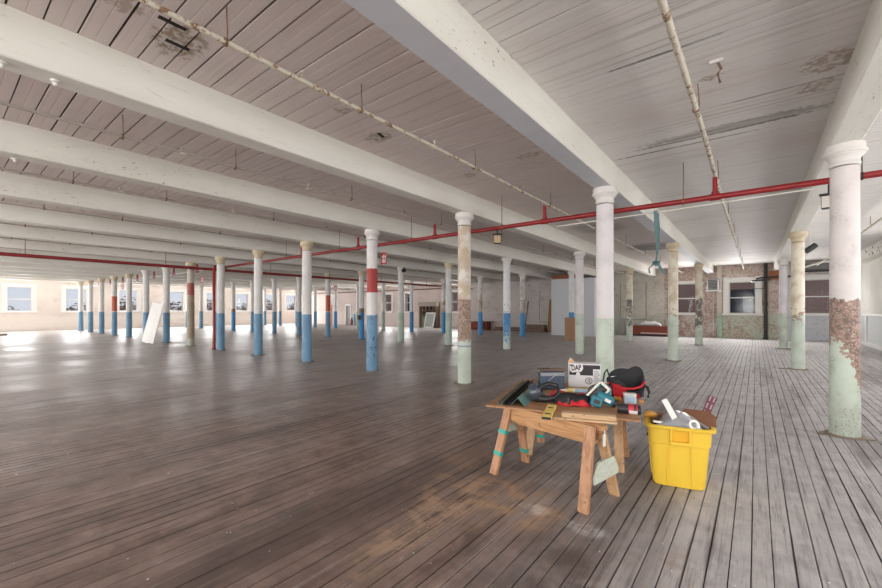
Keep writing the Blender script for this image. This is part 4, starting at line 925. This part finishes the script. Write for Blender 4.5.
# ------------------------------------------------------------------ the yellow bin
BZ = .575
br = math.radians(13)
bin_ = thing('utility_bin', 'yellow plastic utility bin filled with scrap beside the sawhorses', 'bin', (-.59, 4.43, 0), br)
NBN = 40
def br_(z, a, b): return sring(0,0,z,a,b,NBN,6)
m = MB(); m.rings([br_(0,.185,.125), br_(.006,.205,.145), br_(.03,.215,.155), br_(.40,.243,.180), br_(.405,.253,.190), br_(.55,.262,.198), br_(.55,.255,.191), br_(.10,.21,.15), br_(.02,.20,.14)]); m.build('bin_body', M['yellow'], bin_, 40)
m = MB(); m.rings([br_(.54,.262,.198), br_(.545,.285,.221), br_(.555,.292,.228), br_(.572,.292,.228), br_(.578,.284,.22), br_(.576,.256,.192), br_(.54,.256,.192)], False, False); m.build('rim', M['yellow'], bin_, 50)
fy = lambda z: -(.155+(.180-.155)*(z-.03)/.37)
for sx in (-1, 1):
    rr = MB(); rr.beam((sx*.085, fy(.40)-.002, .395), (sx*.105, fy(.04)-.002, .035), .012, .012, (0,1,0)); rr.build('rib', M['yellow'], bin_, bevel=.004)
    xx = .232
    rr = MB(); rr.beam((sx*(.241), .06, .395), (sx*.217, .05, .04), .012, .012, (1,0,0)); rr.build('rib', M['yellow'], bin_, bevel=.004)
hm = MB(); 
hm.span((-.085,-.226,.425), (-.066,-.192,.56)); hm.span((.066,-.226,.425), (.085,-.192,.56)); hm.span((-.085,-.236,.415), (.085,-.192,.445)); hm.build('handle', M['yellow'], bin_, bevel=.006)
MB().span((-.066,-.1975,.447), (.066,-.19,.548)).build('handle_recess', plain('yellow_recess', (.78,.44,.015), .45, .05), bin_)  # flat patch of deeper yellow, the hollow's shade put into its colour
bl = lambda x, y, z: Matrix.Rotation(br, 3, 'Z') @ Vector((x, y, z))+Vector((-.59, 4.43, 0))
def scrap(name, mb, loc, rot, mat, lab, cat, smooth=None, bevel=0):
    o = mb.build(name, mat, None, smooth, bevel); o.location = bl(*loc); o.rotation_euler = (rot[0], rot[1], rot[2]+br); return tag(o, lab, cat)
scrap('cardboard_sheet', MB().prism([(-.13,-.12),(.15,-.14),(.16,.05),(.10,.15),(-.10,.16),(-.15,.05)], 1, -.006, .006), (.16,.06,.605), (-1.22,-.04,-.15), M['brownboard'], 'brown fibreboard sheet sticking out at the right of the bin', 'board')
scrap('wood_board', MB().prism([(-.10,-.4),(.12,-.4),(.12,.045),(-.10,.06)], 1, -.01, .01), (-.13,.09,.575), (-.25,-.1,.1), M['brownboard'], 'reddish brown wood panel at the left back of the bin', 'board')
scrap('metal_strip', MB().box((0,0,.05), (.075,.006,.66)), (.185,.175,.46), (-.32,.42,.0), M['maroon'], 'maroon slotted metal strip leaning out behind the bin', 'metal strip')
ms = [o for o in COL.objects if o.name == 'metal_strip'][0]
sl = MB()
for k in range(3):
    for s_ in (-1, 1): sl.box((.018*s_,-.0035,.20+.075*k), (.012,.002,.05))
sl.build('slot', plain('slot_pale', (.34,.26,.27), .6), ms)
m = MB(); R = []
for i in range(12):
    a = i/11; R.append([wob((-.17+.36*a, .15*math.cos(q), .08+(.11*math.sin(PI*a)**.8)*max(0, math.sin(q))*1.0+.0), .03, 7, 3) for q in [2*PI*k/16 for k in range(16)]])
m.rings(R); scrap('plastic_sheet', m, (.0,-.03,.485), (0,0,0), M['bagplastic'], 'crumpled grey translucent plastic on top of the bin', 'plastic sheet', 120)
scrap('plastic_strip', MB().box((0,0,.17), (.050,.012,.36)), (.035,-.12,.49), (-.12,-.45,.2), M['whitepl'], 'translucent white plastic strip leaning out of the bin', 'plastic strip', None, .003)
scrap('foam_wedge', MB().prism([(-.03,0),(.045,0),(.03,.14),(.01,.17)], 1, -.03, .03), (-.06,-.02,.56), (0,-.1,0), M['label_white'], 'pointed white foam piece behind the plastic strip', 'foam')
m = MB(); n = 24
m.rings([[(r*math.cos(2*PI*i/n), r*math.sin(2*PI*i/n), z) for i in range(n)] for r, z in ((.048,0),(.048,.045),(.027,.045),(.027,0),(.048,0))], False, False)
scrap('tape_roll', m, (.10,-.13,.585), (1.15,.25,.3), M['whitepl'], 'white roll of tape lying at the front of the bin', 'tape', 40)
scrap('glove', MB().tube([wob(q, .015, 12) for q in ((-.05,0,0),(-.02,.01,.02),(.02,0,.025),(.06,-.01,.01))], .03, 10, [.015,.03,.032,.016]), (-.235,.02,.60), (0,0,.4), M['amber'], 'crumpled amber work glove at the left rim of the bin', 'glove', 80)
scrap('metal_rod', MB().tube([(0,0,-.15),(0,0,.10)], .01, 8), (-.19,-.06,.56), (.2,.5,0), M['darkmetal'], 'dark metal rod at the left of the bin', 'rod', 60)
scrap('white_batten', MB().box((0,0,0), (.15,.02,.018)), (-.15,-.13,.588), (0,.15,.5), M['whitepl'], 'short white batten lying at the left front of the bin', 'batten')
scrap('silver_strip', MB().box((0,0,0), (.16,.016,.02)), (.17,-.08,.60), (.1,.45,-.5), M['steel'], 'silver strip at the right front of the bin', 'strip')
scrap('rubble_fill', MB().rings([[wob(q, .03, 15) for q in br_(z, a, b)] for z, a, b in ((.10,.19,.13),(.46,.21,.155),(.50,.15,.10))]), (0,0,0), (0,0,0), M['debris'], 'scrap filling the bottom of the yellow bin', 'scrap').update({'kind': 'stuff'}) if False else None
fill = MB().rings([[wob(q, .02, 15) for q in br_(z, a, b)] for z, a, b in ((.12,.18,.12),(.46,.215,.155),(.50,.16,.11))]).build('scrap_debris', M['debris'], None, 30); fill.location = (-.59,4.43,0); fill.rotation_euler = (0,0,br); tag(fill, 'mixed scrap filling the yellow bin below its top layer', 'scrap', None, 'stuff')

# specks of paint and plaster on the floor: nobody could count them
m = MB()
for k in range(300):
    d_ = random.uniform(2.2, 9)**1.0; px = random.uniform(-60, 940); tt = (px-441)/FPX
    x, y = (-_s+_c*tt)*d_, (_c+_s*tt)*d_; s_ = random.uniform(.002, .007)*(1 if random.random() < .93 else 2)
    m.prism([(x+s_*math.cos(a)*random.uniform(.6,1.2), y+s_*math.sin(a)*random.uniform(.6,1.2)) for a in [k+q*1.257 for q in range(5)]], 2, .0015, .0045)
tag(m.build('paint_flakes', M['signwhite']), 'small pale paint flakes scattered over the floor boards', 'paint flakes', None, 'stuff')

# ------------------------------------------------------------------ outside
o = MB().span((-130,-60,-3.2), (60,110,-3.0)).build('ground', plain('outdoor_ground', (.20,.21,.15), .9)); o['kind'] = 'structure'
M['leaf'] = bark_leaf('tree_leaves', (.17,.20,.10), (.36,.40,.24)); M['leaf2'] = bark_leaf('autumn_leaves', (.34,.17,.14), (.40,.32,.22)); M['bark'] = plain('bark', (.12,.09,.07), .9)
def tree_proto():
    t = thing('tree', 'tree', 'tree', (0,0,-3), 0, 'trees beyond the far left windows')
    MB().tube([(0,0,0),(.1,.05,2.2),(0,.1,4)], .2, 8, [.26,.2,.12]).build('trunk', M['bark'], t, 60)
    bm = bmesh.new(); rnd = random.Random(4)
    for k in range(700):
        u = Vector((rnd.gauss(0,1), rnd.gauss(0,1), rnd.gauss(0,.8))).normalized()*(rnd.random()**.4)*2.0; c = Vector((u.x, u.y, 4.6+u.z*.95)); R = Matrix.Rotation(rnd.uniform(0,6), 3, 'Z') @ Matrix.Rotation(rnd.uniform(-1.2,1.2), 3, 'X')
        s_ = rnd.uniform(.14,.30); vs = [bm.verts.new(c+R @ Vector(q)*s_) for q in ((-1,0,0),(0,-.5,.1),(1,0,0),(0,.5,.1))]; bm.faces.new(vs)
    me = bpy.data.meshes.new('foliage'); bm.to_mesh(me); bm.free(); me.materials.append(M['leaf']); f = bpy.data.objects.new('foliage', me); COL.objects.link(f); f.parent = t
    return t
tp = tree_proto()
spots = [(-62,5.0,.8,1),(-60,10.8,.85,0),(-64,15.5,1.0,0),(-61,20.6,.9,0),(-64,25.5,1.0,0),(-62,30.6,.9,0),(-65,35.5,1.,0),(-63,40,.95,0)]
for i, (x, y, s_, k) in enumerate(spots):
    t = tp if i == 0 else copy_tree(tp); t.location = (x, y, -3.0); t.scale = (s_,)*3; t.rotation_euler = (0,0,i*1.3)
    t['label'] = 'bushy tree seen through the %s far window from the left' % ORD[min(i,7)]
    if k:
        f = [c for c in t.children if c.name.startswith('foliage')][0]; f.material_slots[0].link = 'OBJECT'; f.material_slots[0].material = M['leaf2']
t = thing('brick_building', 'dark red brick building seen through the right-hand windows', 'building', (0, 36, -3))
MB().span((-48,0,0), (16,8,11)).build('wall', wall_mat('neighbour_brick', 0, (.30,.2,.17), (.3,.2,.17), 1.4, 1., (.36,.17,.12), (.27,.125,.095)), t)
for x in (-40,-33,-24,-12,-.75,6):
    w_ = MB().span((x-.7,-.06,3.9), (x+.7,.06,6.1)).build('window', M['darkmetal'], t)
    MB().span((x-.6,-.08,4.0), (x+.6,-.05,5.0)).span((x-.6,-.08,5.08), (x+.6,-.05,6.0)).build('pane', plain('dark_glass_%d' % int(x*10+500), (.05,.06,.07), .1), w_)

# ------------------------------------------------------------------ light: daylight through the windows
W = bpy.data.worlds.new('sky'); SC.world = W; W.use_nodes = True; nt = W.node_tree; bg = nt.nodes['Background']
tc = nt.nodes.new('ShaderNodeTexCoord'); sx = nt.nodes.new('ShaderNodeSeparateXYZ'); nt.links.new(tc.outputs['Generated'], sx.inputs[0])
rp = nt.nodes.new('ShaderNodeValToRGB'); rp.color_ramp.elements[0].position = .48; rp.color_ramp.elements[0].color = (.56,.585,.64,1); rp.color_ramp.elements[1].position = .75; rp.color_ramp.elements[1].color = (.48,.57,.72,1)
mp = nt.nodes.new('ShaderNodeMapRange'); mp.inputs[1].default_value = -1; nt.links.new(sx.outputs[2], mp.inputs[0]); nt.links.new(mp.outputs[0], rp.inputs[0]); nt.links.new(rp.outputs[0], bg.inputs[0]); bg.inputs[1].default_value = 1.0
def lamp(name, loc, rot, sx, sy, e, col=(1,.985,.975)):
    l = bpy.data.lights.new(name, 'AREA'); l.shape = 'RECTANGLE'; l.size = sx; l.size_y = sy; l.energy = e; l.color = col
    o = bpy.data.objects.new(name, l); COL.objects.link(o); o.location = loc; o.rotation_euler = rot; return o
E_S, E_E, E_W, E_N = 158, 54, 172, 95
for (a, b, z0, z1) in south_op: lamp('daylight', ((a+b)/2, YS+.03, (z0+z1)/2), (PI/2, 0, 0), b-a, z1-z0, E_S)
for (a, b, z0, z1) in east_op: lamp('daylight', (XE-.03, (a+b)/2, (z0+z1)/2), (PI/2, 0, PI/2), b-a, z1-z0, E_E)
for (a, b, z0, z1) in west_op: lamp('daylight', (XW+.06, (a+b)/2, (z0+z1)/2), (PI/2, 0, -PI/2), b-a, z1-z0, E_W)
for (a, b, z0, z1) in sorted(north_op)[1:]: lamp('daylight', ((a+b)/2, YN-.15, (z0+z1)/2), (PI/2, 0, PI), b-a, z1-z0, E_N if a < 1 else 45)
vs = SC.view_settings; vs.view_transform = 'Standard'; vs.look = 'None'; vs.exposure = 0.30; vs.gamma = 1.0; vs.use_curve_mapping = False
SC.cycles.use_denoising = True
SC.cycles.max_bounces = 8; SC.cycles.diffuse_bounces = 5; SC.cycles.transparent_max_bounces = 12
SC.cycles.sample_clamp_indirect = 6
